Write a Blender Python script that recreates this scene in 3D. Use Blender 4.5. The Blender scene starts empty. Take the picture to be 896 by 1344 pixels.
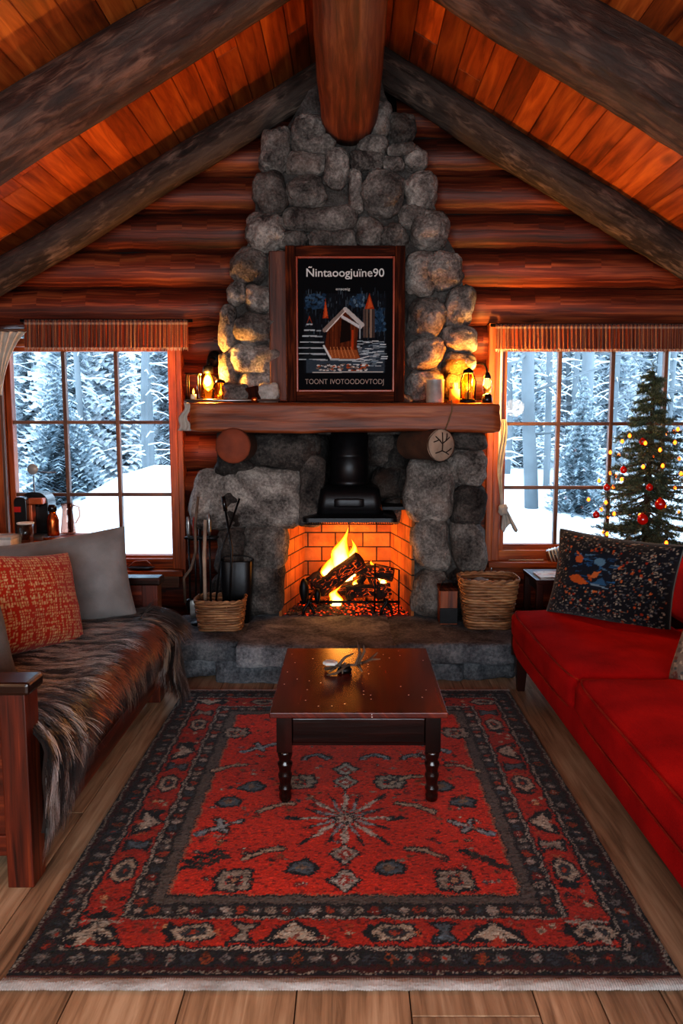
import bpy, bmesh, math, random
import numpy as np
from mathutils import Vector, Matrix, noise as mnoise
random.seed(7); np.random.seed(7)
COL = bpy.context.scene.collection
PI = math.pi

# ---------------------------------------------------------------- survey of the room (metres)
EYE = 1.5
PITCH = math.atan(112/1000.0)
FL = 1000.0
def S(px, py, Y):
    """real position of a point measured on the vertical plane at depth Y"""
    v = (672-py)/FL
    return Vector(((px-458)/FL*Y/(math.cos(PITCH)+v*math.sin(PITCH)), Y, EYE+Y*math.tan(math.atan(v)-PITCH)))
def G(px, py, z=0.0):
    """real position of a point measured on the level plane at height z"""
    v = (672-py)/FL
    return S(px, py, (z-EYE)/math.tan(math.atan(v)-PITCH))

# ---------------------------------------------------------------- colours
def lin(h):
    h = h.lstrip('#')
    c = [int(h[i:i+2], 16)/255 for i in (0, 2, 4)]
    return tuple(x/12.92 if x <= .04045 else ((x+.055)/1.055)**2.4 for x in c)
def c4(h):
    return (*(lin(h) if isinstance(h, str) else h), 1.0)

# ---------------------------------------------------------------- objects
def wl(o):
    v = Vector((0, 0, 0))
    while o is not None:
        v += Vector(o.location); o = o.parent
    return v
def tag(o, label=None, cat=None, group=None, kind=None):
    if label: o['label'] = label
    if cat: o['category'] = cat
    if group: o['group'] = group
    if kind: o['kind'] = kind
    return o
def thing(name, label, cat, loc, group=None):
    o = bpy.data.objects.new(name, None); COL.objects.link(o)
    o.location = loc; o.empty_display_size = .1
    return tag(o, label, cat, group)
def struct_root(name, loc):
    o = bpy.data.objects.new(name, None); COL.objects.link(o); o.location = loc; o['kind'] = 'structure'
    return o

class MB:
    """collects shapes (world coordinates) that become ONE mesh object"""
    def __init__(s):
        s.V = []; s.F = []; s.U = []; s.SM = []; s.VAR = []; s.C = None
    def add(s, verts, faces, uvs=None, smooth=True, var=None):
        b = len(s.V); s.V += [tuple(v) for v in verts]
        var = random.random() if var is None else var
        for i, f in enumerate(faces):
            s.F.append([b+k for k in f])
            s.U.append(uvs[i] if uvs else [(0, 0)]*len(f))
            s.SM.append(smooth if isinstance(smooth, bool) else smooth[i]); s.VAR.append(var)
        return b
    def xf(s, start, M):
        for i in range(start, len(s.V)):
            s.V[i] = tuple(M @ Vector(s.V[i]))
    def box(s, x0, x1, y0, y1, z0, z1, M=None, var=None, grain=None):
        d = (x1-x0, y1-y0, z1-z0)
        g = grain if grain is not None else max(range(3), key=lambda i: d[i])
        V = [(x, y, z) for x in (x0, x1) for y in (y0, y1) for z in (z0, z1)]
        F = [(0, 1, 3, 2), (4, 6, 7, 5), (0, 4, 5, 1), (2, 3, 7, 6), (0, 2, 6, 4), (1, 5, 7, 3)]
        o = random.random()*5
        U = []
        for f in F:
            row = []
            for k in f:
                p = V[k]; oth = [i for i in range(3) if i != g]
                row.append((p[g]+o, p[oth[0]]+p[oth[1]]+o))
            U.append(row)
        b = s.add(V, F, U, False, var)
        if M is not None: s.xf(b, M)
        return s
    def tube(s, pts, rad, seg=10, caps=True, var=None, nz=0, nf=3.0, flat=1.0):
        pts = [Vector(p) for p in pts]; n = len(pts)
        if not hasattr(rad, '__len__'): rad = [rad]*n
        T = [(pts[min(i+1, n-1)]-pts[max(i-1, 0)]).normalized() for i in range(n)]
        ref = Vector((0, 0, 1)) if abs(T[0].z) < .9 else Vector((1, 0, 0))
        A = T[0].cross(ref).normalized()
        V = []; L = 0; Ls = []; sd = random.random()*50
        for i in range(n):
            if i: L += (pts[i]-pts[i-1]).length
            Ls.append(L)
            A = (A - T[i]*A.dot(T[i])).normalized(); B = T[i].cross(A)
            for k in range(seg):
                a = 2*PI*k/seg; d = A*math.cos(a)+B*math.sin(a)*flat
                r = rad[i]
                if nz: r *= 1+nz*mnoise.noise(Vector((math.cos(a)*1.2+sd, math.sin(a)*1.2, L*nf)))
                V.append(pts[i]+d*r)
        F = []; U = []; SM = []; o = random.random()*9
        for i in range(n-1):
            for k in range(seg):
                k2 = (k+1) % seg
                F.append((i*seg+k, i*seg+k2, (i+1)*seg+k2, (i+1)*seg+k)); SM.append(True)
                c0 = 2*PI*rad[i]*k/seg; c1 = 2*PI*rad[i]*(k+1)/seg
                U.append([(Ls[i]+o, c0), (Ls[i]+o, c1), (Ls[i+1]+o, c1), (Ls[i+1]+o, c0)])
        if caps:
            for ring, rev in ((0, True), (n-1, False)):
                idx = [ring*seg+k for k in range(seg)]
                F.append(tuple(reversed(idx)) if rev else tuple(idx)); SM.append(False)
                U.append([(V[j][2]*.2, V[j][0]) for j in F[-1]])
        s.add(V, F, U, SM, var); return s
    def lathe(s, prof, c=(0, 0, 0), seg=24, var=None, smooth=True, sx=1, sy=1):
        V = []; F = []; U = []
        for r, z in prof:
            for k in range(seg):
                a = 2*PI*k/seg; V.append((c[0]+r*math.cos(a)*sx, c[1]+r*math.sin(a)*sy, c[2]+z))
        for i in range(len(prof)-1):
            for k in range(seg):
                k2 = (k+1) % seg
                F.append((i*seg+k, i*seg+k2, (i+1)*seg+k2, (i+1)*seg+k))
                U.append([(prof[i][1], k*.05), (prof[i][1], k*.05+.05), (prof[i+1][1], k*.05+.05), (prof[i+1][1], k*.05)])
        sm = [smooth]*len(F)
        if prof[0][0] > 1e-5: F.append(tuple(reversed(range(seg)))); U.append([(V[j][0], V[j][1]) for j in F[-1]]); sm.append(False)
        if prof[-1][0] > 1e-5:
            F.append(tuple((len(prof)-1)*seg+k for k in range(seg))); U.append([(V[j][0], V[j][1]) for j in F[-1]]); sm.append(False)
        b = s.add(V, F, U, sm, var); return b
    def grid(s, fn, nu, nv, var=None, smooth=True, closed_u=False):
        V = []; F = []; U = []
        for j in range(nv+1):
            for i in range(nu+1):
                V.append(fn(i/nu, j/nv))
        for j in range(nv):
            for i in range(nu):
                a = j*(nu+1)+i
                F.append((a, a+1, a+nu+2, a+nu+1))
                U.append([(i/nu, j/nv), ((i+1)/nu, j/nv), ((i+1)/nu, (j+1)/nv), (i/nu, (j+1)/nv)])
        return s.add(V, F, U, smooth, var)
    def rbox(s, c, h, r, n=8, fn=None, M=None, var=None):
        """rounded box: centre c, half sizes h, radius r; fn(unit, p) deforms"""
        c = Vector(c); h = Vector(h); start = len(s.V)
        for ax in range(3):
            for sg in (-1, 1):
                V = []; F = []; U = []
                a, b = [(1, 2), (2, 0), (0, 1)][ax]
                for j in range(n+1):
                    for i in range(n+1):
                        u = Vector((0, 0, 0)); u[ax] = sg
                        u[a] = math.sin((2*i/n-1)*PI/2)*.35+(2*i/n-1)*.65; u[b] = math.sin((2*j/n-1)*PI/2)*.35+(2*j/n-1)*.65
                        p = Vector((u.x*h.x, u.y*h.y, u.z*h.z))
                        q = Vector([max(-(h[k]-r), min(h[k]-r, p[k])) for k in range(3)])
                        d = p-q
                        if d.length > 1e-9: p = q+d.normalized()*r
                        if fn: p = fn(u, p)
                        V.append(c+p)
                for j in range(n):
                    for i in range(n):
                        k = j*(n+1)+i
                        f = (k, k+1, k+n+2, k+n+1) if sg > 0 else (k, k+n+1, k+n+2, k+1)
                        F.append(f); U.append([(V[q][a], V[q][b]) for q in f])
                s.add(V, F, U, True, var if var is not None else .5)
        if M is not None: s.xf(start, M)
        return s
    def build(s, name, mat, parent=None, origin=None, weld=False, bevel=0, sub=0, cols=None, solid=0):
        off = wl(parent) if parent is not None else Vector(origin or (0, 0, 0))
        me = bpy.data.meshes.new(name)
        V = np.array(s.V, dtype=np.float64)-np.array(off)
        me.from_pydata(V.tolist(), [], s.F)
        uv = me.uv_layers.new(name='UVMap')
        uv.data.foreach_set('uv', np.array([c for f in s.U for p in f for c in p], dtype=np.float32))
        me.polygons.foreach_set('use_smooth', s.SM)
        at = me.attributes.new('var', 'FLOAT', 'FACE'); at.data.foreach_set('value', np.array(s.VAR, dtype=np.float32))
        if cols is not None:
            ca = me.color_attributes.new('Col', 'FLOAT_COLOR', 'POINT')
            A = np.ones((len(s.V), 4), dtype=np.float32); A[:, :3] = cols
            ca.data.foreach_set('color', A.ravel())
        if weld:
            bm = bmesh.new(); bm.from_mesh(me); bmesh.ops.remove_doubles(bm, verts=bm.verts, dist=1e-4)
            bmesh.ops.recalc_face_normals(bm, faces=bm.faces); bm.to_mesh(me); bm.free()
        o = bpy.data.objects.new(name, me); COL.objects.link(o)
        if mat is not None: me.materials.append(mat)
        if parent is not None: o.parent = parent
        else: o.location = off
        if bevel:
            m = o.modifiers.new('bevel', 'BEVEL'); m.width = bevel; m.segments = 2; m.limit_method = 'ANGLE'; m.angle_limit = .6
            me.polygons.foreach_set('use_smooth', [False]*len(s.F))
        if sub:
            m = o.modifiers.new('subd', 'SUBSURF'); m.levels = sub; m.render_levels = sub
        if solid:
            m = o.modifiers.new('solid', 'SOLIDIFY'); m.thickness = solid; m.offset = 0
        return o

def copy_tree(o, loc=None, label=None, parent=None):
    c = o.copy(); COL.objects.link(c)
    if parent is not None: c.parent = parent
    for ch in list(o.children): copy_tree(ch, parent=c)
    if loc is not None: c.location = loc
    if label: c['label'] = label
    return c

def R3(axis, deg, about=(0, 0, 0)):
    a = Vector(about)
    return Matrix.Translation(a) @ Matrix.Rotation(math.radians(deg), 4, axis) @ Matrix.Translation(-a)

# ---------------------------------------------------------------- node materials
class N:
    def __init__(s, name):
        s.m = bpy.data.materials.new(name); s.m.use_nodes = True; s.t = s.m.node_tree
        s.t.nodes.clear()
    def node(s, typ, **kw):
        n = s.t.nodes.new(typ)
        for k, v in kw.items(): setattr(n, k, v)
        return n
    def lk(s, a, b):
        if hasattr(a, 'node'): s.t.links.new(a, b)
        else: b.default_value = a
    def uv(s): return s.node('ShaderNodeTexCoord').outputs['UV']
    def obj(s): return s.node('ShaderNodeTexCoord').outputs['Object']
    def attr(s, n, out='Fac'):
        a = s.node('ShaderNodeAttribute'); a.attribute_name = n; return a.outputs[out]
    def map(s, vec, sc, loc=(0, 0, 0)):
        m = s.node('ShaderNodeMapping'); s.lk(vec, m.inputs['Vector']); m.inputs['Scale'].default_value = sc if hasattr(sc, '__len__') else (sc,)*3
        if hasattr(loc, 'node'): s.lk(loc, m.inputs['Location'])
        else: m.inputs['Location'].default_value = loc
        return m.outputs[0]
    def noise(s, vec, scale=5, detail=4, rough=.55, dist=0):
        n = s.node('ShaderNodeTexNoise'); s.lk(vec, n.inputs['Vector'])
        for k, v in (('Scale', scale), ('Detail', detail), ('Roughness', rough), ('Distortion', dist)): n.inputs[k].default_value = v
        return n.outputs['Fac']
    def voro(s, vec, scale=5, feature='F1', out='Distance'):
        n = s.node('ShaderNodeTexVoronoi', feature=feature); s.lk(vec, n.inputs['Vector']); n.inputs['Scale'].default_value = scale
        return n.outputs[out]
    def wave(s, vec, scale=5, dist=2, detail=2, typ='BANDS', dirn='X', prof='SIN'):
        n = s.node('ShaderNodeTexWave', wave_type=typ, bands_direction=dirn, wave_profile=prof); s.lk(vec, n.inputs['Vector'])
        n.inputs['Scale'].default_value = scale; n.inputs['Distortion'].default_value = dist; n.inputs['Detail'].default_value = detail
        return n.outputs['Fac']
    def ramp(s, fac, stops, interp='LINEAR'):
        r = s.node('ShaderNodeValToRGB'); s.lk(fac, r.inputs[0]); cr = r.color_ramp; cr.interpolation = interp
        while len(cr.elements) < len(stops): cr.elements.new(.5)
        for e, (p, c) in zip(cr.elements, stops): e.position = p; e.color = c4(c) if not isinstance(c, float) else (c, c, c, 1)
        return r.outputs[0]
    def mix(s, fac, a, b, mode='MIX'):
        m = s.node('ShaderNodeMix', data_type='RGBA', blend_type=mode)
        s.lk(fac, m.inputs[0])
        for v, k in ((a, 6), (b, 7)):
            s.lk(v if hasattr(v, 'node') else c4(v), m.inputs[k])
        return m.outputs[2]
    def math(s, op, a, b=0.0, clamp=False):
        m = s.node('ShaderNodeMath', operation=op, use_clamp=clamp); s.lk(a, m.inputs[0]); s.lk(b, m.inputs[1]); return m.outputs[0]
    def sep(s, vec):
        n = s.node('ShaderNodeSeparateXYZ'); s.lk(vec, n.inputs[0]); return n.outputs
    def comb(s, x, y, z):
        n = s.node('ShaderNodeCombineXYZ'); s.lk(x, n.inputs[0]); s.lk(y, n.inputs[1]); s.lk(z, n.inputs[2]); return n.outputs[0]
    def bump(s, h, strength=.4, dist=.01):
        b = s.node('ShaderNodeBump'); s.lk(h, b.inputs['Height']); b.inputs['Strength'].default_value = strength; b.inputs['Distance'].default_value = dist
        return b.outputs[0]
    def out(s, color, rough=.6, bump=None, metal=0.0, emit=None, estr=0.0, sheen=0.0, trans=0.0, spec=.5, coat=0.0, alpha=None, ior=None):
        p = s.node('ShaderNodeBsdfPrincipled'); o = s.node('ShaderNodeOutputMaterial')
        s.lk(color if hasattr(color, 'node') else c4(color), p.inputs['Base Color']); s.lk(rough, p.inputs['Roughness'])
        p.inputs['Metallic'].default_value = metal
        p.inputs['Specular IOR Level'].default_value = spec
        if bump is not None: s.lk(bump, p.inputs['Normal'])
        if emit is not None:
            s.lk(emit if hasattr(emit, 'node') else c4(emit), p.inputs['Emission Color']); s.lk(estr, p.inputs['Emission Strength'])
        if sheen: p.inputs['Sheen Weight'].default_value = sheen; p.inputs['Sheen Roughness'].default_value = .5
        if trans: p.inputs['Transmission Weight'].default_value = trans
        if coat: p.inputs['Coat Weight'].default_value = coat; p.inputs['Coat Roughness'].default_value = .12
        if alpha is not None: s.lk(alpha, p.inputs['Alpha'])
        if ior: p.inputs['IOR'].default_value = ior
        s.t.links.new(p.outputs[0], o.inputs[0]); return s.m

def wood(name, dark, mid, light, su=3, sv=60, rough=.5, bumpk=.3, varamt=.5, coat=0.0, knots=True, spec=.4, grey=None, bd=.006, gw=.85):
    n = N(name); uv = n.uv(); var = n.attr('var')
    off = n.comb(n.math('MULTIPLY', var, 37.0), n.math('MULTIPLY', var, 11.0), 0.0)
    v = n.map(uv, (su, sv, 1), off)
    g = n.noise(v, 1, 5, .6, .6)
    v2 = n.map(uv, (su*.5, sv*.12, 1), off); b = n.noise(v2, 1, 3, .5, .4)
    f = n.math('ADD', n.math('MULTIPLY', g, .55), n.math('MULTIPLY', b, .45))
    col = n.ramp(f, [(.33, dark), (.5, mid), (.66, light)])
    if varamt:
        k = n.math('ADD', n.math('MULTIPLY', var, varamt), 1-varamt*.5)
        kc = n.comb(k, k, k); col = n.mix(1.0, col, kc, 'MULTIPLY')
    if knots:
        kv = n.voro(n.map(uv, (1.6, 7, 1), off), 1); kf = n.ramp(kv, [(.05, 1.0), (.16, 0.0)])
        col = n.mix(n.math('MULTIPLY', kf, .75), col, dark)
    if grey:
        gf = n.ramp(n.noise(n.map(uv, (1.2, 9, 1), off), 1, 5, .65), [(.42, 0.0), (.62, 1.0)])
        col = n.mix(n.math('MULTIPLY', gf, gw), col, grey)
    bp = n.bump(g, bumpk, bd)
    return n.out(col, rough, bp, coat=coat, spec=spec)
def plain(name, color, rough=.5, metal=0.0, bumpk=0, bs=80, spec=.5, coat=0, var=.25):
    n = N(name); ob = n.obj(); f = n.noise(ob, bs*.15, 4)
    c = lin(color) if isinstance(color, str) else color
    col = n.ramp(f, [(.3, tuple(x*(1-var) for x in c)), (.7, tuple(min(1, x*(1+var)) for x in c))])
    bp = n.bump(n.noise(ob, bs, 3), bumpk, .004) if bumpk else None
    return n.out(col, rough, bp, metal, spec=spec, coat=coat)
def glow(name, color, strength):
    n = N(name); f = n.noise(n.obj(), 20, 1)
    return n.out(color, .5, emit=n.ramp(f, [(0, color), (1, color)]), estr=strength)
def glassy(name, tint='ffffff', refl=.08, rough=.02, tintf=1.0):
    n = N(name); t = n.node('ShaderNodeBsdfTransparent'); g = n.node('ShaderNodeBsdfGlossy'); x = n.node('ShaderNodeMixShader'); o = n.node('ShaderNodeOutputMaterial')
    lw = n.node('ShaderNodeLayerWeight'); lw.inputs[0].default_value = .35
    t.inputs[0].default_value = c4(tint); g.inputs[1].default_value = rough
    nz = n.noise(n.obj(), 3, 2)
    f = n.math('ADD', n.math('MULTIPLY', lw.outputs['Facing'], refl*3), n.math('MULTIPLY', nz, refl*.5))
    n.lk(f, x.inputs[0]); n.t.links.new(t.outputs[0], x.inputs[1]); n.t.links.new(g.outputs[0], x.inputs[2]); n.t.links.new(x.outputs[0], o.inputs[0])
    return n.m
def fabric(name, color, color2=None, weave=900, rough=.9, bumpk=.3, sheen=.15):
    n = N(name); ob = n.obj(); w = n.noise(ob, weave*.35, 2, .7); big = n.noise(ob, 7, 3)
    c = lin(color); c2 = lin(color2) if color2 else tuple(x*.7 for x in c)
    col = n.mix(n.ramp(big, [(.35, 0.0), (.65, 1.0)]), c2, c)
    col = n.mix(n.math('MULTIPLY', w, .5), col, tuple(x*.45 for x in c))
    h = n.math('ADD', n.math('MULTIPLY', w, .15), n.noise(n.map(ob, (6, 14, 6)), 1.5, 3))
    return n.out(col, rough, n.bump(h, bumpk, .02), sheen=sheen, spec=.2)
def colmat(name, weave=700, rough=.95, bumpk=.35, mottle=.5, sheen=.1, dist=.004, spec=.2):
    n = N(name); ob = n.obj(); col = n.attr('Col', 'Color')
    w = n.noise(ob, weave*.3, 2, .7); m = n.noise(ob, weave*.06, 3, .7)
    k = n.ramp(n.math('ADD', n.math('MULTIPLY', w, .5), n.math('MULTIPLY', m, .5)), [(.3, 1-mottle), (.7, 1.0)])
    col = n.mix(1.0, col, k, 'MULTIPLY')
    return n.out(col, rough, n.bump(n.math('ADD', w, m), bumpk, dist), sheen=sheen, spec=spec)

M = {}
M['ceil'] = wood('ceiling_boards', '4c1f0b', '9e4e1e', 'ca7636', 2, 45, .5, .2, .8)
M['walllog'] = wood('red_log_wood', '1a0906', '5a2413', '98522f', 1.3, 46, .5, .7, .5)
M['greylog'] = wood('weathered_log', '0b0807', '32261f', '7a685c', 9, 40, .85, 1.0, .3, grey='4c423c', bd=.012)
M['nearlog'] = wood('weathered_red_log', '0c0605', '3a2016', '7a5848', 7, 34, .8, 1.0, .3, grey='544a44', bd=.015, gw=.55)
M['ridge'] = wood('ridge_log_wood', '200e08', '5a2c1a', '84543a', 2.2, 34, .55, .7, .2)
M['floor'] = wood('floor_boards', '5e4a38', 'a5876a', 'c4aa8c', 2.6, 46, .55, .25, .35, knots=True)
M['casing'] = wood('window_casing_wood', '4e1e0a', '96481c', 'ba6a30', 3, 60, .4, .15, .3, knots=False)
M['muntin'] = wood('muntin_wood', '3a241a', '5e4234', '7c5c48', 3, 60, .45, .1, .2, knots=False)
M['mantel'] = wood('mantel_wood', '3c180c', '80401f', 'aa683e', 2, 36, .5, .5, .2)
M['endgrain'] = plain('cut_log_end', '6e4430', .8, bumpk=.5, bs=60, var=.5)
M['bark'] = plain('log_bark', '4a3020', .9, bumpk=.9, bs=40, var=.5)
M['darkwood'] = wood('dark_table_wood', '0d0504', '210b07', '3c170e', 2, 40, .3, .15, .25, coat=.25, knots=False)
M['sofawood'] = wood('sofa_wood', '200a05', '561f0f', '8a3e1e', 2, 40, .38, .15, .3, coat=.2, knots=False)
M['sofadark'] = wood('sofa_arm_wood', '0e0705', '24110b', '3a1d12', 2, 40, .25, .1, .2, coat=.4, knots=False)
M['iron'] = plain('black_iron', '141416', .45, .6, .3, 120)
M['stove'] = plain('black_stove_steel', '17181b', .38, .5, .12, 200)
M['steel'] = plain('worn_steel', '8a8a88', .3, .9, .1)
M['glass'] = glassy('window_glass', 'f4faff', .03, .01)
M['clear'] = glassy('clear_glass', 'e8eef0', .15, .03)
M['amber'] = glassy('amber_glass', 'ffd488', .14, .05)
M['white'] = plain('white_paint', 'd8d8d4', .5)
M['black'] = plain('black_plastic', '0c0c0e', .25)
M['red'] = plain('red_gloss', 'b01008', .2, coat=.5)
M['copper'] = plain('copper', 'b05a2a', .25, .9)
M['wax'] = plain('candle_wax', 'e8d8b0', .5)
M['bulb'] = glow('warm_bulb', 'ffa030', 12)
M['fairy'] = glow('fairy_bulb', 'ff6c18', 6)
M['ember'] = None

def stone_mat(name, a, b, c, warm):
    n = N(name); ob = n.obj(); var = n.attr('var')
    off = n.comb(n.math('MULTIPLY', var, 31.0), n.math('MULTIPLY', var, 17.0), n.math('MULTIPLY', var, 7.0))
    v = n.map(ob, 1, off)
    big = n.noise(v, 5, 5, .6, .5); fine = n.noise(v, 60, 5, .7)
    f = n.math('ADD', n.math('MULTIPLY', big, .6), n.math('MULTIPLY', fine, .4))
    col = n.ramp(f, [(.38, a), (.5, b), (.63, c)])
    wf = n.ramp(n.noise(v, 3.3, 4, .6), [(.54, 0.0), (.7, 1.0)])
    col = n.mix(n.math('MULTIPLY', wf, .4), col, warm)
    k = n.math('ADD', n.math('MULTIPLY', var, .75), .62); col = n.mix(1.0, col, n.comb(k, k, k), 'MULTIPLY')
    h = n.math('ADD', n.math('MULTIPLY', big, .6), n.math('MULTIPLY', fine, .5))
    return n.out(col, .9, n.bump(h, 1.0, .035), spec=.25)
M['stone'] = stone_mat('field_stone', '35312f', '75706b', 'b0aaa2', '80685a')
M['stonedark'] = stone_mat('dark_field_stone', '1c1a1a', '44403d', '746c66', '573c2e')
M['hearth'] = stone_mat('hearth_stone', '34373b', '6a6e73', '9a9c9e', '66676a')
M['mortar'] = stone_mat('mortar', '2e2b29', '4c4845', '6e6a66', '54483f')
WORLD, FRONT, SIDE, FIRE, LAMP, CEIL, EXPO = 5.0, 140, 0, 12, 50, 24, 0.0
VT, LOOK = 'Standard', 'Medium High Contrast'
# ================================================================= ROOM SHELL
XW = 2.75; YW = 5.35; YF = -2.2; APEX = 3.97; SLOPE = .59
def roof_z(x): return APEX-SLOPE*abs(x)

# floor boards
m = MB(); x = -XW
rs = random.Random(3)
while x < XW:
    w = rs.choice([.17, .25, .3, .33]); x2 = min(x+w, XW)
    y = YF
    while y < YW+.2:
        L = rs.uniform(2.2, 4.2); y2 = min(y+L, YW+.2)
        m.box(x+.0015, x2-.0015, y+.001, y2-.001, -.04, 0, var=rs.random(), grain=1); y = y2
    x = x2
fl = m.build('floor', M['floor'], bevel=.0025); tag(fl, kind='structure')
m = MB(); m.box(-XW-.2, XW+.2, YF-.2, YW+.2, -.08, -.042); m.build('subfloor', M['floor'], fl)

# sloping board ceiling (boards run along the ridge)
def ceiling(sg, name):
    m = MB(); d = 0; ang = math.atan(SLOPE); L = XW/math.cos(ang)+.1; rs = random.Random(11+sg)
    while d < L:
        w = rs.uniform(.125, .165); x0 = d*math.cos(ang); x1 = (d+w-.004)*math.cos(ang)
        y = YF
        while y < YW+.3:
            l = rs.uniform(2.4, 5); y1 = min(y+l, YW+.3); lift = rs.uniform(0, .006)
            za, zb = APEX-SLOPE*x0-lift, APEX-SLOPE*x1-lift
            xs = (sg*x0, sg*x1)
            V = [(xs[0], y, za), (xs[1], y, zb), (xs[1], y1-.003, zb), (xs[0], y1-.003, za)]
            V += [(v[0], v[1], v[2]+.03) for v in V]
            F = [(0, 1, 2, 3), (7, 6, 5, 4), (0, 4, 5, 1), (1, 5, 6, 2), (2, 6, 7, 3), (3, 7, 4, 0)]
            o = rs.random()*9
            U = [[(V[k][1]+o, abs(V[k][0])*1.16+(V[k][2]-za)) for k in f] for f in F]
            m.add(V, F, U, False, rs.random()); y = y1
        d += w
    o = m.build(name, M['ceil'], bevel=.004); tag(o, kind='structure'); return o
cl_, cr_ = ceiling(-1, 'ceiling_left'), ceiling(1, 'ceiling_right')
# outer roof deck so no daylight leaks between the boards
for sg, nm in ((-1, cl_), (1, cr_)):
    m = MB()
    V = [(0, YF-.3, APEX+.05), (sg*3.1, YF-.3, roof_z(3.1)+.05), (sg*3.1, YW+.5, roof_z(3.1)+.05), (0, YW+.5, APEX+.05)]
    V += [(v[0], v[1], v[2]+.06) for v in V]
    m.add(V, [(0, 1, 2, 3), (7, 6, 5, 4), (0, 4, 5, 1), (1, 5, 6, 2), (2, 6, 7, 3), (3, 7, 4, 0)], smooth=False)
    m.build('roof_deck', M['ceil'], nm)

# log wall behind the fireplace, openings for two windows
WIN = {1: (-2.46, -1.19, .50, 2.10), 2: (1.00, 2.66, .56, 2.10)}
def log_run(m, x0, x1, zc, seed):
    rs = random.Random(seed); L = x1-x0; n = max(3, int(L/.16))
    pts = [(x0+L*i/n, YW+.1+rs.uniform(-.006, .006), zc+rs.uniform(-.006, .006)) for i in range(n+1)]
    m.tube(pts, [.131+rs.uniform(-.006, .006) for _ in pts], 22, True, rs.random(), nz=.05, nf=1.5)
m = MB(); k = 0; zc = .068
while zc < 3.85:
    hw = min(XW+.05, (APEX-zc+.12)/SLOPE)
    segs = [(-hw, hw)]
    if .5 < zc < 2.1: segs = [(-hw, -2.47), (-1.18, .99), (2.67, hw)]
    ch = .80 if zc < 2.3 else max(.34, .80-(zc-2.3)*.36)   # the chimney stands in the wall
    segs = [q for a, b in segs for q in ((a, min(b, -ch)), (max(a, ch-.03), b)) if q[1] > q[0]]
    for a, b in segs:
        if b-a > .04: log_run(m, a, b, zc, 100+k*3+int(a*7))
    zc += .25; k += 1
wb = m.build('wall_back', M['walllog']); tag(wb, kind='structure')
m = MB()   # dark chinking behind the logs
for a, b, z0, z1 in ((-XW-.1, -2.47, 0, 2.2), (-1.18, -.84, 0, 2.2), (.82, .99, 0, 2.2), (2.67, XW+.1, 0, 2.2), (-2.47, -1.18, 0, .46), (.99, 2.67, 0, .46), (-XW-.1, -.84, 2.19, 2.3), (.82, XW+.1, 2.19, 2.3)):
    m.box(a, b, YW+.07, YW+.2, z0, z1)
V = [(-.95, YW+.12, 3.0), (.95, YW+.12, 3.0), (.95, YW+.12, 3.42), (0, YW+.12, 3.99), (-.95, YW+.12, 3.42)]; V += [(a_, b_+.08, c_) for a_, b_, c_ in V]
m.add(V, [(0, 1, 2, 3, 4), (9, 8, 7, 6, 5), (2, 7, 8, 3), (3, 8, 9, 4)], smooth=False)
for sg in (-1, 1):
    P = [(.80, 2.28), (2.9, 2.28), (.30, 3.85), (.34, 3.6), (.56, 3.0), (.76, 2.3)]
    V = [(sg*x, YW+.07, z) for x, z in P]+[(sg*x, YW+.2, z) for x, z in P]; n_ = len(P)
    m.add(V, [tuple(range(n_)), tuple(reversed(range(n_, 2*n_)))]+[(k, n_+k, n_+(k+1) % n_, (k+1) % n_) for k in range(n_)], smooth=False)
M['chink'] = plain('dark_chinking', '140a07', .95, bumpk=.4)
m.build('chinking', M['chink'], wb)

# side walls of logs
for sg, nm in ((-1, 'wall_left'), (1, 'wall_right')):
    m = MB(); zc = .068; k = 0
    m.box(*sorted((sg*(XW+.1), sg*(XW+.2))), YF, YW+.2, 0, 2.45)
    while zc < 2.45:
        n = 24; rs = random.Random(k+sg*50)
        m.tube([(sg*(XW+.1)+rs.uniform(-.006, .006), YF+(YW+.1-YF)*i/n, zc) for i in range(n+1)], .13, 16, True, rs.random(), nz=.05, nf=1.5)
        zc += .25; k += 1
    tag(m.build(nm, M['walllog']), kind='structure')
# wall behind the camera with a wide opening added to let fill light in
m = MB()
m.box(-3, -1.9, YF-.15, YF, 0, 2.6); m.box(1.9, 3, YF-.15, YF, 0, 2.6); m.box(-1.9, 1.9, YF-.15, YF, 0, .5)
V = [(-3, YF, 2.3), (3, YF, 2.3), (3, YF, 2.35), (0, YF, 4.05), (-3, YF, 2.35)]; V += [(v[0], v[1]-.15, v[2]) for v in V]
m.add(V, [(4, 3, 2, 1, 0), (5, 6, 7, 8, 9), (0, 1, 6, 5), (2, 3, 8, 7), (3, 4, 9, 8)], smooth=False)
tag(m.build('wall_front', M['walllog']), kind='structure')

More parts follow.
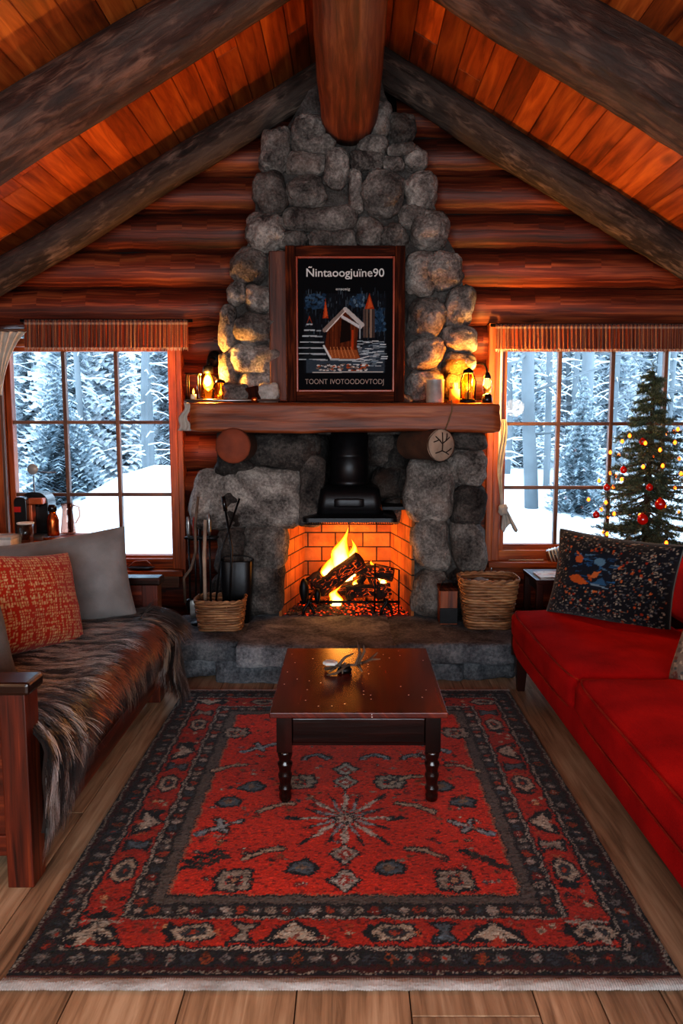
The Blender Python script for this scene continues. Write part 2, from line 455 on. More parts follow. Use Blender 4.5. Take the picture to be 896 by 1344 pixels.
# windows
def window(name, gx, gz, op, yp):
    """gx: glass column edges, gz: row edges, op: opening in the log wall"""
    root = struct_root(name, ((gx[0]+gx[-1])/2, YW, gz[0]))
    x0, x1, z0, z1 = op
    m = MB(); d0, d1 = YW-.045, YW+.2
    w = .055
    # outer casing
    m.box(x0, x0+w, d0, d1, z0, z1); m.box(x1-w, x1, d0, d1, z0, z1); m.box(x0+w, x1-w, d0, d1, z1-w, z1); m.box(x0+w, x1-w, d0+.02, d1, z0, z0+.07)
    m.build('casing', M['casing'], root, bevel=.004)
    m = MB(); a = .04; f0, f1 = yp-.03, yp+.03   # sash
    m.box(gx[0]-a, gx[0], f0, f1, gz[0]-a, gz[-1]+a); m.box(gx[-1], gx[-1]+a, f0, f1, gz[0]-a, gz[-1]+a)
    m.box(gx[0], gx[-1], f0, f1, gz[-1], gz[-1]+a); m.box(gx[0], gx[-1], f0, f1, gz[0]-a, gz[0])
    m.build('sash', M['casing'], root, bevel=.003)
    m = MB()           # fill between sash and casing
    m.box(x0+w-.01, gx[0]-a, yp, yp+.06, z0+.06, z1-w+.01); m.box(gx[-1]+a, x1-w+.01, yp, yp+.06, z0+.06, z1-w+.01)
    m.box(gx[0]-a, gx[-1]+a, yp, yp+.06, z0+.06, gz[0]-a); m.box(gx[0]-a, gx[-1]+a, yp, yp+.06, gz[-1]+a, z1-w+.01)
    m.build('jamb', M['casing'], root)
    for x in gx[1:-1]:
        MB().box(x-.013, x+.013, f0+.008, f1-.008, gz[0], gz[-1]).build('muntin', M['muntin'], root, bevel=.003)
    for z in gz[1:-1]:
        MB().box(gx[0], gx[-1], f0+.012, f1-.012, z-.012, z+.012).build('muntin', M['muntin'], root, bevel=.003)
    for i in range(len(gx)-1):
        for j in range(len(gz)-1):
            MB().box(gx[i], gx[i+1], yp-.002, yp+.002, gz[j], gz[j+1]).build('pane', M['glass'], root)
    m = MB(); m.box(x0-.03, x1+.03, YW-.12, YW+.02, z0-.04, z0); m.build('sill', M['casing'], root, bevel=.006)
    m = MB(); m.box(x0+.01, x1-.01, YW-.06, YW-.02, z0-.13, z0-.04); m.build('apron', M['casing'] if name == 'window_2' else M['muntin'], root, bevel=.004)
    return root
def ease(a, b, n): return [a+(b-a)*i/n for i in range(n+1)]
w1 = window('window_1', ease(-2.36, -1.26, 3), [.585, 1.02, 1.53, 2.02], WIN[1], YW+.06)
w2 = window('window_2', ease(1.10, 2.58, 4), [.665, 1.07, 1.52, 2.02], WIN[2], YW+.06)

# a plank post between fireplace and right window, and casement edges at the left window
m = MB(); m.box(.955, 1.0, YW-.06, YW+.05, .3, 2.2); tag(m.build('trim_1', M['casing'], bevel=.005), kind='structure')
m = MB(); m.box(-1.19, -1.15, YW-.05, YW+.05, .46, 2.2); tag(m.build('trim_2', M['casing'], bevel=.005), kind='structure')
m = MB(); m.box(-2.53, -2.46, YW-.06, YW+.05, .46, 2.2); tag(m.build('trim_3', M['casing'], bevel=.005), kind='structure')

# ---------------------------------------------------------------- big logs of the roof
def biglog(name, p0, p1, r0, r1, mt, label, cat, seg=40, n=70, nz=.11, sag=0):
    p0 = Vector(p0); p1 = Vector(p1); m = MB(); rs = random.Random(name+label)
    pts = []; rad = []
    for i in range(n+1):
        t = i/n; p = p0.lerp(p1, t); p += Vector((0, mnoise.noise(Vector((t*3, r0*90, 1)))*.02, mnoise.noise(Vector((t*3, r0*70, 5)))*.025+sag*math.sin(PI*t)))
        pts.append(p); rad.append(r0+(r1-r0)*t+mnoise.noise(Vector((t*5, r1*50, 9)))*.008)
    m.tube(pts, rad, seg, True, rs.random(), nz=nz, nf=1.6)
    m.V = [tuple(Vector(v)+Vector((1, 1, 1))*.006*mnoise.noise(Vector(v)*Vector((9, 30, 30)).length*.3)) for v in m.V]
    o = m.build(name, mt, None, (p0+p1)/2)
    return tag(o, label, cat, 'log rafters' if cat == 'rafter' else None)
def rafter(sg, y, r, mt, label, zc=3.82, x_in=.1):
    a = (sg*x_in, y, zc-SLOPE*x_in); b = (sg*2.9, y, zc-SLOPE*2.9)
    return biglog('rafter_log', a, b, r*.95, r*1.05, mt, label, 'rafter')
rafter(-1, 5.06, .102, M['greylog'], 'thin grey log rafter against the gable wall, left of the chimney', 3.79)
rafter(1, 5.06, .115, M['greylog'], 'dark brown log rafter against the gable wall, right of the chimney', 3.85)
rafter(-1, 3.75, .15, M['nearlog'], 'thick grey-brown log rafter crossing the upper left corner', 3.80, .16)
rafter(1, 3.58, .165, M['nearlog'], 'thick reddish weathered log rafter crossing the upper right corner', 3.80, .16)
biglog('ridge_log', (0.0, YF, 3.42), (0.0, 5.0, 3.42), .13, .178, M['ridge'], 'round red-brown ridge log running overhead into the chimney top', 'beam', 40, 60, .05)
# ================================================================= FIREPLACE
YC = 4.95
fp = thing('stone_fireplace', 'tall rounded fieldstone fireplace and chimney in the middle of the log wall', 'fireplace', (0, 5.2, 0))
# mortar core
m = MB()
prof = [(1.45, -.83, .80), (1.9, -.80, .78), (2.3, -.76, .75), (2.6, -.66, .67), (2.75, -.60, .58), (3.0, -.58, .50), (3.3, -.42, .34), (3.55, -.26, .22), (3.80, -.16, .16)]
V = []
for z, a, b in prof: V += [(a, YC+.03, z), (b, YC+.03, z), (b, 5.7, z), (a, 5.7, z)]
F = []
for i in range(len(prof)-1):
    for k in range(4): F.append((i*4+k, i*4+(k+1) % 4, i*4+4+(k+1) % 4, i*4+4+k))
F += [(3, 2, 1, 0), tuple(len(V)-4+k for k in range(4))]
m.add(V, F, smooth=False)
m.box(-.86, -.46, YC+.03, 5.7, .2, 1.46); m.box(.42, .86, YC+.03, 5.7, .2, 1.46)
m.build('mortar_core', M['mortar'], fp)

def stone(x0, y0, x1, y1, Y=YC, mt=None, depth=None, parent=None, name='stone', seed=None, rough=1.0, grow=1.045):
    a = S(x0, y1, Y); b = S(x1, y0, Y); rs = random.Random(seed if seed is not None else int(x0*31+y0*17))
    cx, cz = (a.x+b.x)/2, (a.z+b.z)/2; hx, hz = abs(b.x-a.x)/2*grow, abs(b.z-a.z)/2*grow
    d = depth or min(.16, max(.07, .95*min(hx, hz)))
    return stone3((cx, Y+d*.25, cz), (hx, d, hz), rs, mt, parent, name, rough)
def stone3(c, h, rs, mt=None, parent=None, name='stone', rough=1.0, r=None, n=14):
    off = Vector((rs.random()*90, rs.random()*90, rs.random()*90)); mn = min(h)
    sh = rs.uniform(-.12, .12); sh2 = rs.uniform(-.12, .12)
    def fn(u, p):
        s = max(h[0], h[2])
        q = Vector(p)
        nz = mnoise.noise(q*(1.3/s)+off)*.20+mnoise.noise(q*(3.4/s)+off)*.09
        d = Vector((p.x/h[0], p.y/h[1]*.7, p.z/h[2]))
        f = nz*rough+mnoise.noise(q*24+off)*.03+mnoise.noise(q*60+off)*.014
        q = Vector((p.x*(1+f)+sh*p.z, p.y*(1+f*1.2), p.z*(1+f)+sh2*p.x*.4))
        return q
    m = MB(); m.rbox(c, h, r or mn*.95, n, fn, var=rs.random())
    return m.build(name, mt or M['stone'], parent, weld=True) if parent is not None else m
UP = [(342,166,381,225),(382,154,416,198),(398,176,440,202),(373,200,427,229),(425,195,458,248),(332,227,377,281),(374,230,427,271),
 (375,271,463,304),(323,277,374,331),(363,304,404,326),(406,302,466,328),(465,284,503,326),(457,223,475,279),(472,222,531,284),(459,199,503,224),
 (470,179,509,202),(509,148,546,190),(503,207,530,225),(531,193,561,225),(509,188,545,206),(531,225,574,274),(522,268,558,300),(538,275,590,327),(497,292,535,327),
 (531,331,572,390),(558,329,608,379),(584,375,624,430),(534,391,585,443),(303,325,351,375),(322,373,360,411),(298,370,324,401),(306,411,372,453),(304,452,372,492),
 (288,402,309,462),(582,428,625,462),(535,442,583,486),(580,462,622,492),(534,486,582,526),(578,490,622,527),(289,462,312,526),(312,488,374,526),
 (375,517,420,530),(418,518,470,530),(468,518,512,530),(510,518,540,530),(352,330,380,400),(350,398,380,470),(388,150,430,180),(488,135,512,182)]
for b in UP: stone(*b, parent=fp)
LO = [('d',325,568,415,616),('d',282,594,332,632),('n',256,614,394,692),('d',284,640,324,692),('n',318,686,376,752),('d',322,726,372,806),('d',284,690,326,760),('d',280,752,328,808),
 ('d',392,598,424,690),('d',384,566,420,604),('d',560,566,598,602),('d',592,568,637,590),('n',588,586,639,638),('n',533,602,597,684),('d',593,636,638,692),('n',540,680,591,750),('n',592,680,638,750),('n',540,748,589,808),('d',588,746,638,808)]
for k, *b in LO:
    stone(*b, parent=fp, mt=M['stone'] if k == 'n' else M['stonedark'], depth=.11, rough=.75, Y=YC if b[0] < 600 or 1 else YC)
# shadowed stones at the back of the niche behind the stove pipe
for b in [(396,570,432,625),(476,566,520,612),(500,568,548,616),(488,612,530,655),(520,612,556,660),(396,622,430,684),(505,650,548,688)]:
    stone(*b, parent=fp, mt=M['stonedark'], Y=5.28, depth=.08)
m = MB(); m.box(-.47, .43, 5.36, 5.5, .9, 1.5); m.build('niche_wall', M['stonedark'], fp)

# firebox of glowing brick
def brick_mat():
    n = N('firebrick'); b = n.node('ShaderNodeTexBrick'); n.lk(n.uv(), b.inputs['Vector'])
    b.inputs['Scale'].default_value = 1; b.inputs['Mortar Size'].default_value = .005; b.inputs['Brick Width'].default_value = .2; b.inputs['Row Height'].default_value = .105
    b.inputs['Color1'].default_value = c4('b4703a'); b.inputs['Color2'].default_value = c4('8c5024'); b.inputs['Mortar'].default_value = c4('24120a')
    soot = n.ramp(n.noise(n.obj(), 6, 4), [(.4, 1.0), (.7, .45)])
    col = n.mix(1.0, b.outputs['Color'], soot, 'MULTIPLY')
    return n.out(col, .9, n.bump(n.math('ADD', n.math('MULTIPLY', b.outputs['Fac'], -1.0), n.noise(n.obj(), 60)), .5, .01))
M['brick'] = brick_mat()
m = MB()
def quad(p, uvs): m.add(p, [(0, 1, 2, 3)], [uvs], False)
xl0, xl1, xr0, xr1, yb, zt, zb = -.455, -.33, .42, .31, 5.5, 1.0, .235
quad([(xl1, yb, zb), (xr1, yb, zb), (xr1, yb, zt), (xl1, yb, zt)], [(xl1, zb), (xr1, zb), (xr1, zt), (xl1, zt)])
quad([(xl0, YC, zb), (xl1, yb, zb), (xl1, yb, zt), (xl0, YC, zt)], [(0, zb), (.56, zb), (.56, zt), (0, zt)])
quad([(xr1, yb, zb), (xr0, YC, zb), (xr0, YC, zt), (xr1, yb, zt)], [(0, zb), (.56, zb), (.56, zt), (0, zt)])
quad([(xl0, YC, zb), (xr0, YC, zb), (xr1, yb, zb), (xl1, yb, zb)], [(0, 0), (.88, 0), (.8, .55), (.1, .55)])
m.build('firebox', M['brick'], fp, solid=.02)
m = MB(); m.box(-.47, .44, 4.99, 5.5, .955, .975); m.build('lintel_plate', M['iron'], fp)

# hearth
he = thing('stone_hearth', 'raised rough stone hearth with three thick slabs before the fire', 'hearth', (0, 4.6, 0))
def slab(x0, x1, y0, y1, z0, z1, name, mt, seed, wob=.03, n=16):
    rs = random.Random(seed); off = Vector((seed*3.7, seed*1.3, 0)); m = MB()
    h = ((x1-x0)/2, (y1-y0)/2, (z1-z0)/2)
    def fn(u, p):
        q = Vector(p); nz = mnoise.noise(q*2.6+off)*wob+mnoise.noise(q*8+off)*wob*.5+mnoise.noise(q*26+off)*wob*.22
        top = u.z > .93
        return Vector((p.x+nz*.6, p.y+nz*(1.2 if u.y < 0 else .2), p.z+(nz*.1 if top else nz*.35)))
    m.rbox(((x0+x1)/2, (y0+y1)/2, (z0+z1)/2), h, min(h)*.35, n, fn, var=rs.random())
    return m.build(name, mt, he, weld=True)
slab(-1.12, -.63, 4.36, 5.02, .125, .25, 'slab', M['hearth'], 1)
slab(-.65, .27, 4.26, 5.3, .115, .25, 'slab', M['hearth'], 2)
slab(.25, 1.02, 4.30, 5.02, .12, .25, 'slab', M['hearth'], 3)
for i, (a, b, y) in enumerate([(-1.1, -.76, 4.42), (-.80, -.30, 4.33), (-.34, .30, 4.36), (.27, .68, 4.37), (.64, .99, 4.40)]):
    slab(a, b, y, 5.0, -.01, .135, 'base_stone', M['hearth'], 10+i, .05)

# black stove pipe and smoke hood
hd = thing('smoke_hood', 'matte black steel smoke hood and pipe above the fire', 'stove hood', (0, 4.95, .88))
m = MB(); m.lathe([(.128, 1.12), (.132, 1.125), (.132, 1.15), (.126, 1.155), (.126, 1.30), (.129, 1.305), (.129, 1.32), (.126, 1.325), (.126, 1.60)], (0, 5.02, 0), 36); m.build('pipe', M['stove'], hd)
m = MB()
def hood_ring(z, hx, y0, y1, r=.05):
    pts = []
    for cx, cy, a0 in ((hx-r, y1-r, 0), (-hx+r, y1-r, 90), (-hx+r, y0+r, 180), (hx-r, y0+r, 270)):
        for k in range(6):
            a = math.radians(a0+k*18); pts.append((cx+r*math.cos(a)+.005, cy+r*math.sin(a), z))
    return pts
rings = [hood_ring(.925, .215, 4.80, 5.24), hood_ring(1.06, .195, 4.82, 5.22), hood_ring(1.10, .19, 4.84, 5.2), hood_ring(1.125, .15, 4.88, 5.16)]
V = [p for r in rings for p in r]; k = 24; F = []
for i in range(3):
    for j in range(k): F.append((i*k+j, i*k+(j+1) % k, (i+1)*k+(j+1) % k, (i+1)*k+j))
F.append(tuple(3*k+j for j in range(k))); F.append(tuple(reversed(range(k))))
m.add(V, F, smooth=[True]*(3*k)+[False, False]); m.build('hood_body', M['stove'], hd)
m = MB(); r1 = hood_ring(.925, .30, 4.77, 5.26, .04); r0 = hood_ring(.900, .30, 4.77, 5.26, .04); r2 = hood_ring(.945, .215, 4.80, 5.24, .05)
V = r0+r1+r2; F = [(i*k+j, i*k+(j+1) % k, (i+1)*k+(j+1) % k, (i+1)*k+j) for i in range(2) for j in range(k)]+[tuple(reversed(range(k)))]
m.add(V, F, smooth=False); m.build('flange', M['stove'], hd)
m = MB(); m.rbox((.0, 4.803, 1.02), (.095, .008, .028), .008, 4); o = m.build('vent_plate', M['stove'], hd, weld=True)
m = MB()   # wire mesh fringe under the hood
for i in range(38):
    x = -.27+.54*i/37; m.tube([(x, 4.80, .902), (x+.004, 4.80, .882)], .0025, 5)
m.tube([(-.28, 4.80, .884), (.28, 4.80, .884)], .003, 5); m.build('mesh_curtain', M['iron'], hd)

# grate with andirons
gr = thing('fire_grate', 'black iron fire grate and andirons holding the burning logs', 'grate', (0, 5.1, .25))
m = MB()
for x in (-.26, -.12, .0, .12, .24):
    m.tube([(x, 4.98, .33), (x, 5.3, .33)], .009, 8)
m.tube([(-.33, 5.0, .335), (.34, 5.0, .335)], .009, 8); m.tube([(-.3, 5.28, .325), (.3, 5.28, .325)], .009, 8); m.build('bars', M['iron'], gr)
for x in (-.27, .25):
    m = MB(); m.tube([(x-.04, 4.97, .245), (x-.03, 4.98, .29), (x, 4.985, .33), (x, 4.985, .36)], .011, 8)
    m.tube([(x+.04, 4.97, .245), (x+.03, 4.98, .29), (x, 4.985, .33)], .011, 8)
    m.build('leg', M['iron'], gr)
m = MB(); m.lathe([(.014, .33), (.02, .36), (.03, .40), (.03, .44), (.022, .48), (.008, .50)], (-.30, 4.97, 0), 12); m.build('andiron', M['iron'], gr)
m = MB(); m.lathe([(.012, .33), (.018, .36), (.022, .40), (.014, .43)], (-.21, 4.97, 0), 12); m.build('andiron', M['iron'], gr)
m = MB()
for x in (.17, .33): m.tube([(x, 4.965, .27), (x, 4.965, .60 if x < .3 else .56)], .007, 6)
m.tube([(.17, 4.965, .6), (.33, 4.965, .56)], .004, 6); m.build('upright', M['iron'], gr)

# charred logs
def charred():
    n = N('charred_log'); ob = n.obj(); f = n.noise(ob, 14, 4); cr = n.voro(n.map(n.node('ShaderNodeTexCoord').outputs['UV'], (16, 45, 9)), 1, 'DISTANCE_TO_EDGE')
    e = n.math('MULTIPLY', n.ramp(cr, [(.0, 1.0), (.06, 0.0)]), n.ramp(n.noise(ob, 9, 4, .7), [(.52, 0.0), (.66, 1.0)]))
    col = n.ramp(f, [(.35, '0c0705'), (.6, '33180c')])
    return n.out(col, .9, n.bump(cr, .8, .02), emit='ff5a10', estr=n.math('MULTIPLY', e, 2.5))
M['char'] = charred()
LOGS = [((-.20, 5.10, .40), (.075, 5.02, .62), .058, 'charred log leaning upright across the flames, tallest in the fire'),
 ((-.26, 5.14, .42), (-.12, 5.22, .52), .06, 'short thick charred log at the left end of the fire'),
 ((.02, 5.16, .54), (.30, 5.10, .50), .045, 'burning log lying across the right of the grate on top'),
 ((-.02, 5.08, .385), (.28, 5.10, .40), .045, 'charred log lying low on the right of the grate'),
 ((.22, 5.06, .35), (.12, 5.18, .56), .034, 'thin charred log propped up at the right end of the fire'),
 ((-.24, 5.16, .38), (.1, 5.24, .39), .05, 'glowing log at the back of the grate under the flames'),
 ((.0, 5.02, .36), (.10, 5.2, .47), .03, 'split piece of charred wood in the middle of the grate')]
for a, b, r, lb in LOGS:
    a = Vector(a); b = Vector(b); m = MB()
    m.tube([a.lerp(b, i/6) for i in range(7)], [r*(1+random.uniform(-.1, .1)) for _ in range(7)], 12, True, nz=.25, nf=5)
    tag(m.build('firewood_log', M['char'], None, (a+b)/2), lb, 'firewood', 'logs in the fire')
# embers
def ember():
    n = N('ember_ash'); ob = n.obj(); v = n.voro(ob, 42); h = n.noise(ob, 4, 3)
    hot = n.math('MULTIPLY', n.ramp(v, [(.12, 1.0), (.42, 0.0)]), n.ramp(h, [(.42, 0.0), (.6, 1.0)]))
    x = n.sep(ob)[1]
    col = n.ramp(n.noise(ob, 50, 4), [(.35, '1c1512'), (.55, '4a3a30'), (.7, '8a7a6c')])
    return n.out(col, .95, n.bump(v, .8, .02), emit='ff3c08', estr=n.math('MULTIPLY', hot, 4.0))
M['ember'] = ember()
m = MB()
def eb(u, v):
    y = 4.95+.5*v; w = .44-.10*v; x = -.02+(u*2-1)*w
    return Vector((x, y, .252+.035*math.sin(PI*u)*math.sin(PI*min(1, v*1.3))+.02*mnoise.noise(Vector((x*14, y*14, 3)))+.012*mnoise.noise(Vector((x*40, y*40, 3)))))
m.grid(eb, 60, 40); em = m.build('ember_bed', M['ember'], None, (0, 5.2, .25)); tag(em, 'bed of glowing embers and grey ash on the firebox floor', 'embers', kind='stuff')

# flames
def flame_mat():
    n = N('flame'); lw = n.node('ShaderNodeLayerWeight'); lw.inputs[0].default_value = .3
    core = n.math('SUBTRACT', 1.0, lw.outputs['Facing'])
    uvz = n.sep(n.uv())[0]
    nz = n.noise(n.map(n.obj(), (9, 9, 5)), 1.5, 3)
    hot = n.math('SUBTRACT', n.math('ADD', core, n.math('MULTIPLY', nz, .3)), n.math('MULTIPLY', uvz, .55))
    col = n.ramp(hot, [(.05, 'ff2a02'), (.4, 'ff5c08'), (.68, 'ff9a20'), (1.0, 'ffdc80')])
    e = n.node('ShaderNodeEmission'); t = n.node('ShaderNodeBsdfTransparent'); x = n.node('ShaderNodeMixShader'); o = n.node('ShaderNodeOutputMaterial')
    n.lk(col, e.inputs[0]); n.lk(n.math('MULTIPLY', n.ramp(hot, [(.0, 0.05), (1.0, 1.0)]), 7.5), e.inputs[1])
    a = n.ramp(hot, [(.08, 0.0), (.42, .95)])
    n.lk(a, x.inputs[0]); n.t.links.new(t.outputs[0], x.inputs[1]); n.t.links.new(e.outputs[0], x.inputs[2]); n.t.links.new(x.outputs[0], o.inputs[0])
    return n.m
M['flame'] = flame_mat()
fi = thing('fire_flames', 'bright yellow-orange flames rising from the burning logs', 'fire', (-.08, 5.15, .42))
def tongue(x, y, z, r, h, bendx, seed):
    m = MB(); n = 16; seg = 14; rs = random.Random(seed); V = []; F = []; U = []
    for i in range(n+1):
        t = i/n; rr = r*(math.sin(PI*min(1, t*.8+.22))**.8)*(1-t)**.55*1.25
        cx = x+bendx*t*t+.03*math.sin(t*7+seed)*t; cy = y+.02*math.sin(t*5+seed*2)*t
        for k in range(seg):
            a = 2*PI*k/seg; q = rr*(1+.35*mnoise.noise(Vector((math.cos(a)*1.5+seed, math.sin(a)*1.5, t*4))))
            V.append((cx+q*math.cos(a), cy+q*.7*math.sin(a), z+h*t))
    for i in range(n):
        for k in range(seg):
            k2 = (k+1) % seg; F.append((i*seg+k, i*seg+k2, (i+1)*seg+k2, (i+1)*seg+k)); U.append([(i/n, 0), (i/n, 1), ((i+1)/n, 1), ((i+1)/n, 0)])
    m.add(V, F, U, True); return m.build('flame', M['flame'], fi, weld=False)
for i, a in enumerate([(-.045, 5.14, .46, .075, .36, .01, ), (-.12, 5.12, .44, .065, .22, -.01), (.0, 5.16, .48, .06, .26, .03), (-.07, 5.2, .44, .085, .28, .02), (.19, 5.14, .46, .05, .13, -.02), (.06, 5.10, .36, .04, .12, .0), (-.09, 5.05, .30, .04, .14, .01), (.24, 5.12, .40, .03, .12, .01)]):
    tongue(*a, i+1)

# mantel beam on two log corbels
mt_ = thing('mantel_beam', 'hewn red-brown timber mantel beam across the fireplace', 'mantel', (0, 4.85, 1.46))
m = MB(); rs = random.Random(5)
def mfn(u, p):
    n = mnoise.noise(Vector((p.x*1.6, p.y*6, p.z*9)))*.014+mnoise.noise(Vector((p.x*6, p.y*11, p.z*22)))*.005
    return Vector((p.x+(n if abs(u.x) > .9 else 0), p.y+n, p.z+(n*.3 if u.z > 0 else n)))
start = len(m.V); m.rbox((-.025, 4.83, 1.555), (.948, .18, .09), .025, 26, mfn, var=.55)
m.U = [[(m.V[k][0], m.V[k][1]+m.V[k][2]) for k in f] for f in m.F]
m.build('beam', M['mantel'], mt_, weld=True)
M['carve'] = plain('carved_line', '2a1a12', .9)
M['ringend'] = None
def endgrain():
    n = N('log_end_rings'); v = n.sep(n.uv()); 
    w = n.wave(n.uv(), 26, 1.5, 2, 'RINGS', 'Z'); col = n.ramp(w, [(.2, '5c3a26'), (.8, 'a0785a')])
    return n.out(n.mix(n.noise(n.obj(), 9, 3), col, '6a4430'), .85, n.bump(w, .3, .004))
def corbel(c, r, ry, endmat, L=.42, pale=False):
    Mx = Matrix.Translation(Vector(c)) @ Matrix.Rotation(math.radians(ry), 4, 'Z')
    m = MB(); b = 0; m.tube([(0, i*L/6, 0) for i in range(7)], r, 24, False, .4, nz=.06, nf=2); m.xf(0, Mx)
    o = m.build('corbel_log', M['bark'], mt_)
    m = MB(); V = [(0, -.003, 0)]; seg = 24
    for rr in (.5, .93): V += [(r*rr*math.cos(2*PI*k/seg), -.003+.0015*rr, r*rr*math.sin(2*PI*k/seg)) for k in range(seg)]
    V += [(r*1.02*math.cos(2*PI*k/seg), .012, r*1.02*math.sin(2*PI*k/seg)) for k in range(seg)]
    F = [(0, 1+(k+1) % seg, 1+k) for k in range(seg)]+[(1+i*seg+k, 1+i*seg+(k+1) % seg, 1+(i+1)*seg+(k+1) % seg, 1+(i+1)*seg+k) for i in (0, 1) for k in range(seg)]
    F = [tuple(reversed(f)) for f in F]
    m.add(V, F, [[(V[j][0], V[j][2]) for j in f] for f in F]); m.xf(0, Mx); m.build('cut_end', endmat, o)
    if pale:   # branching lines carved into the end
        m = MB()
        for a, b_ in (((0, -.4), (.0, .8)), ((0, .1), (.55, .5)), ((0, .1), (-.5, .55)), ((0, -.35), (.5, -.6)), ((0, -.35), (-.5, -.5)), ((.28, .3), (.35, .75)), ((-.25, .33), (-.65, .2)), ((.25, -.47), (.7, -.2))):
            m.tube([(a[0]*r, -.005, a[1]*r), ((a[0]+b_[0])*.5*r+.003, -.006, (a[1]+b_[1])*.5*r), (b_[0]*r, -.005, b_[1]*r)], .0035, 5)
        m.xf(0, Mx); m.build('carving', M['carve'], o)
M['ringred'] = plain('red_brown_log_end', '7a3a22', .8, bumpk=.4, bs=50, var=.35)
M['ringpale'] = plain('pale_log_end', '9a8674', .85, bumpk=.5, bs=60, var=.35)
corbel((-.70, 4.60, 1.385), .105, -2, M['ringred'])
corbel((.555, 4.58, 1.39), .095, 28, M['ringpale'], .36, True)
m = MB(); pts = [(.618, 4.648, 1.66), (.622, 4.643, 1.6), (.60, 4.64, 1.53), (.575, 4.642, 1.46)]; m.tube(pts, .004, 6); m.tube([(.61, 4.75, 1.65), (.618, 4.648, 1.652)], .004, 6); m.build('twine', plain('twine', '6a5238', .9), mt_)

# framed poster above the mantel
# ================================================================= PAINTED CANVASES (vertex colours)
class Canvas:
    """flat colour field in metres, origin at lower left; becomes the point colours of a grid"""
    def __init__(s, w, h, nx, ny, base):
        s.w, s.h, s.nx, s.ny = w, h, nx, ny
        s.X, s.Y = np.meshgrid(np.linspace(0, w, nx+1), np.linspace(0, h, ny+1))
        s.C = np.zeros((ny+1, nx+1, 3)); s.C[:] = lin(base)
    def put(s, mask, c, a=1.0):
        s.C[mask] = s.C[mask]*(1-a)+np.array(lin(c))*a
    def rect(s, x0, y0, x1, y1, c, a=1.0): s.put((s.X >= x0) & (s.X <= x1) & (s.Y >= y0) & (s.Y <= y1), c, a)
    def ell(s, x, y, rx, ry, c, a=1.0): s.put(((s.X-x)/rx)**2+((s.Y-y)/ry)**2 <= 1, c, a)
    def poly(s, pts, c, a=1.0):
        ins = np.zeros(s.X.shape, bool); n = len(pts)
        for i in range(n):
            (x0, y0), (x1, y1) = pts[i], pts[(i+1) % n]
            if y0 == y1: continue
            cond = ((s.Y >= min(y0, y1)) & (s.Y < max(y0, y1))) & (s.X < (s.Y-y0)/(y1-y0)*(x1-x0)+x0)
            ins ^= cond
        s.put(ins, c, a)
    def line(s, x0, y0, x1, y1, w, c, a=1.0):
        dx, dy = x1-x0, y1-y0; L2 = dx*dx+dy*dy+1e-12
        t = np.clip(((s.X-x0)*dx+(s.Y-y0)*dy)/L2, 0, 1)
        s.put((s.X-x0-t*dx)**2+(s.Y-y0-t*dy)**2 <= (w/2)**2, c, a)
    def grid(s, fn):
        """mesh builder whose vertices are fn(x, y) for every canvas point"""
        m = MB(); V = [fn(x, y) for x, y in zip(s.X.ravel(), s.Y.ravel())]
        nx = s.nx+1; F = []; U = []
        for j in range(s.ny):
            for i in range(s.nx):
                a = j*nx+i; F.append((a, a+1, a+nx+1, a+nx))
        m.V = V; m.F = F; m.U = [[(0, 0)]*4]*len(F); m.SM = [True]*len(F); m.VAR = [.5]*len(F)
        return m
    def sample(s, u, v):
        i = min(s.nx, max(0, int(round(u*s.nx)))); j = min(s.ny, max(0, int(round(v*s.ny))))
        return s.C[j, i]

def text_mesh(name, body, size, loc, mat_, parent, width=None, bold=0.0, rz=0):
    cu = bpy.data.curves.new(name, 'FONT'); cu.body = body; cu.size = size; cu.align_x = 'CENTER'; cu.extrude = .0006; cu.offset = bold
    t = bpy.data.objects.new(name, cu); COL.objects.link(t)
    dg = bpy.context.evaluated_depsgraph_get(); dg.update()
    me = bpy.data.meshes.new_from_object(t.evaluated_get(dg)); bpy.data.objects.remove(t); 
    xs = [v.co.x for v in me.vertices]; k = (width/(max(xs)-min(xs))) if width else 1
    mx = (max(xs)+min(xs))/2
    off = wl(parent)
    for v in me.vertices:
        v.co = Vector(((v.co.x-mx)*k, -v.co.z, v.co.y))+Vector(loc)-off
    me.materials.clear(); me.materials.append(mat_)
    o = bpy.data.objects.new(name, me); COL.objects.link(o); o.parent = parent; return o

# ---------------------------------------------------------------- poster
PX0, PX1, PZ0, PZ1, PY = -.392, .345, 1.655, 2.605, 4.845
pf = thing('framed_poster', 'dark framed poster of a snowy cabin standing on the mantel against the chimney', 'picture', (-.02, PY, PZ0))
M['frame'] = wood('old_frame_wood', '0c0504', '3a180c', '74381c', 4, 60, .8, .4, .3, knots=False, spec=.1)
M['frameedge'] = wood('red_frame_edge', '5a1e0c', '8a3416', 'a84a24', 4, 60, .35, .2, .2, knots=False)
m = MB(); w = .062
m.box(PX0, PX0+w, PY-.02, PY+.03, PZ0, PZ1); m.box(PX1-w, PX1, PY-.02, PY+.03, PZ0, PZ1); m.box(PX0+w, PX1-w, PY-.02, PY+.03, PZ0, PZ0+w); m.box(PX0+w, PX1-w, PY-.02, PY+.03, PZ1-w, PZ1)
m.build('frame', M['frame'], pf, bevel=.006)
m = MB(); a, b, c, d = PX0+w, PX1-w, PZ0+w, PZ1-w; e = .013
m.box(a, a+e, PY-.012, PY+.01, c, d); m.box(b-e, b, PY-.012, PY+.01, c, d); m.box(a+e, b-e, PY-.012, PY+.01, c, c+e); m.box(a+e, b-e, PY-.012, PY+.01, d-e, d)
m.build('inner_trim', M['frameedge'], pf, bevel=.003)
m = MB(); m.box(PX0+.01, PX1-.01, PY+.03, PY+.045, PZ0+.01, PZ1-.01); m.build('backing', M['frame'], pf)
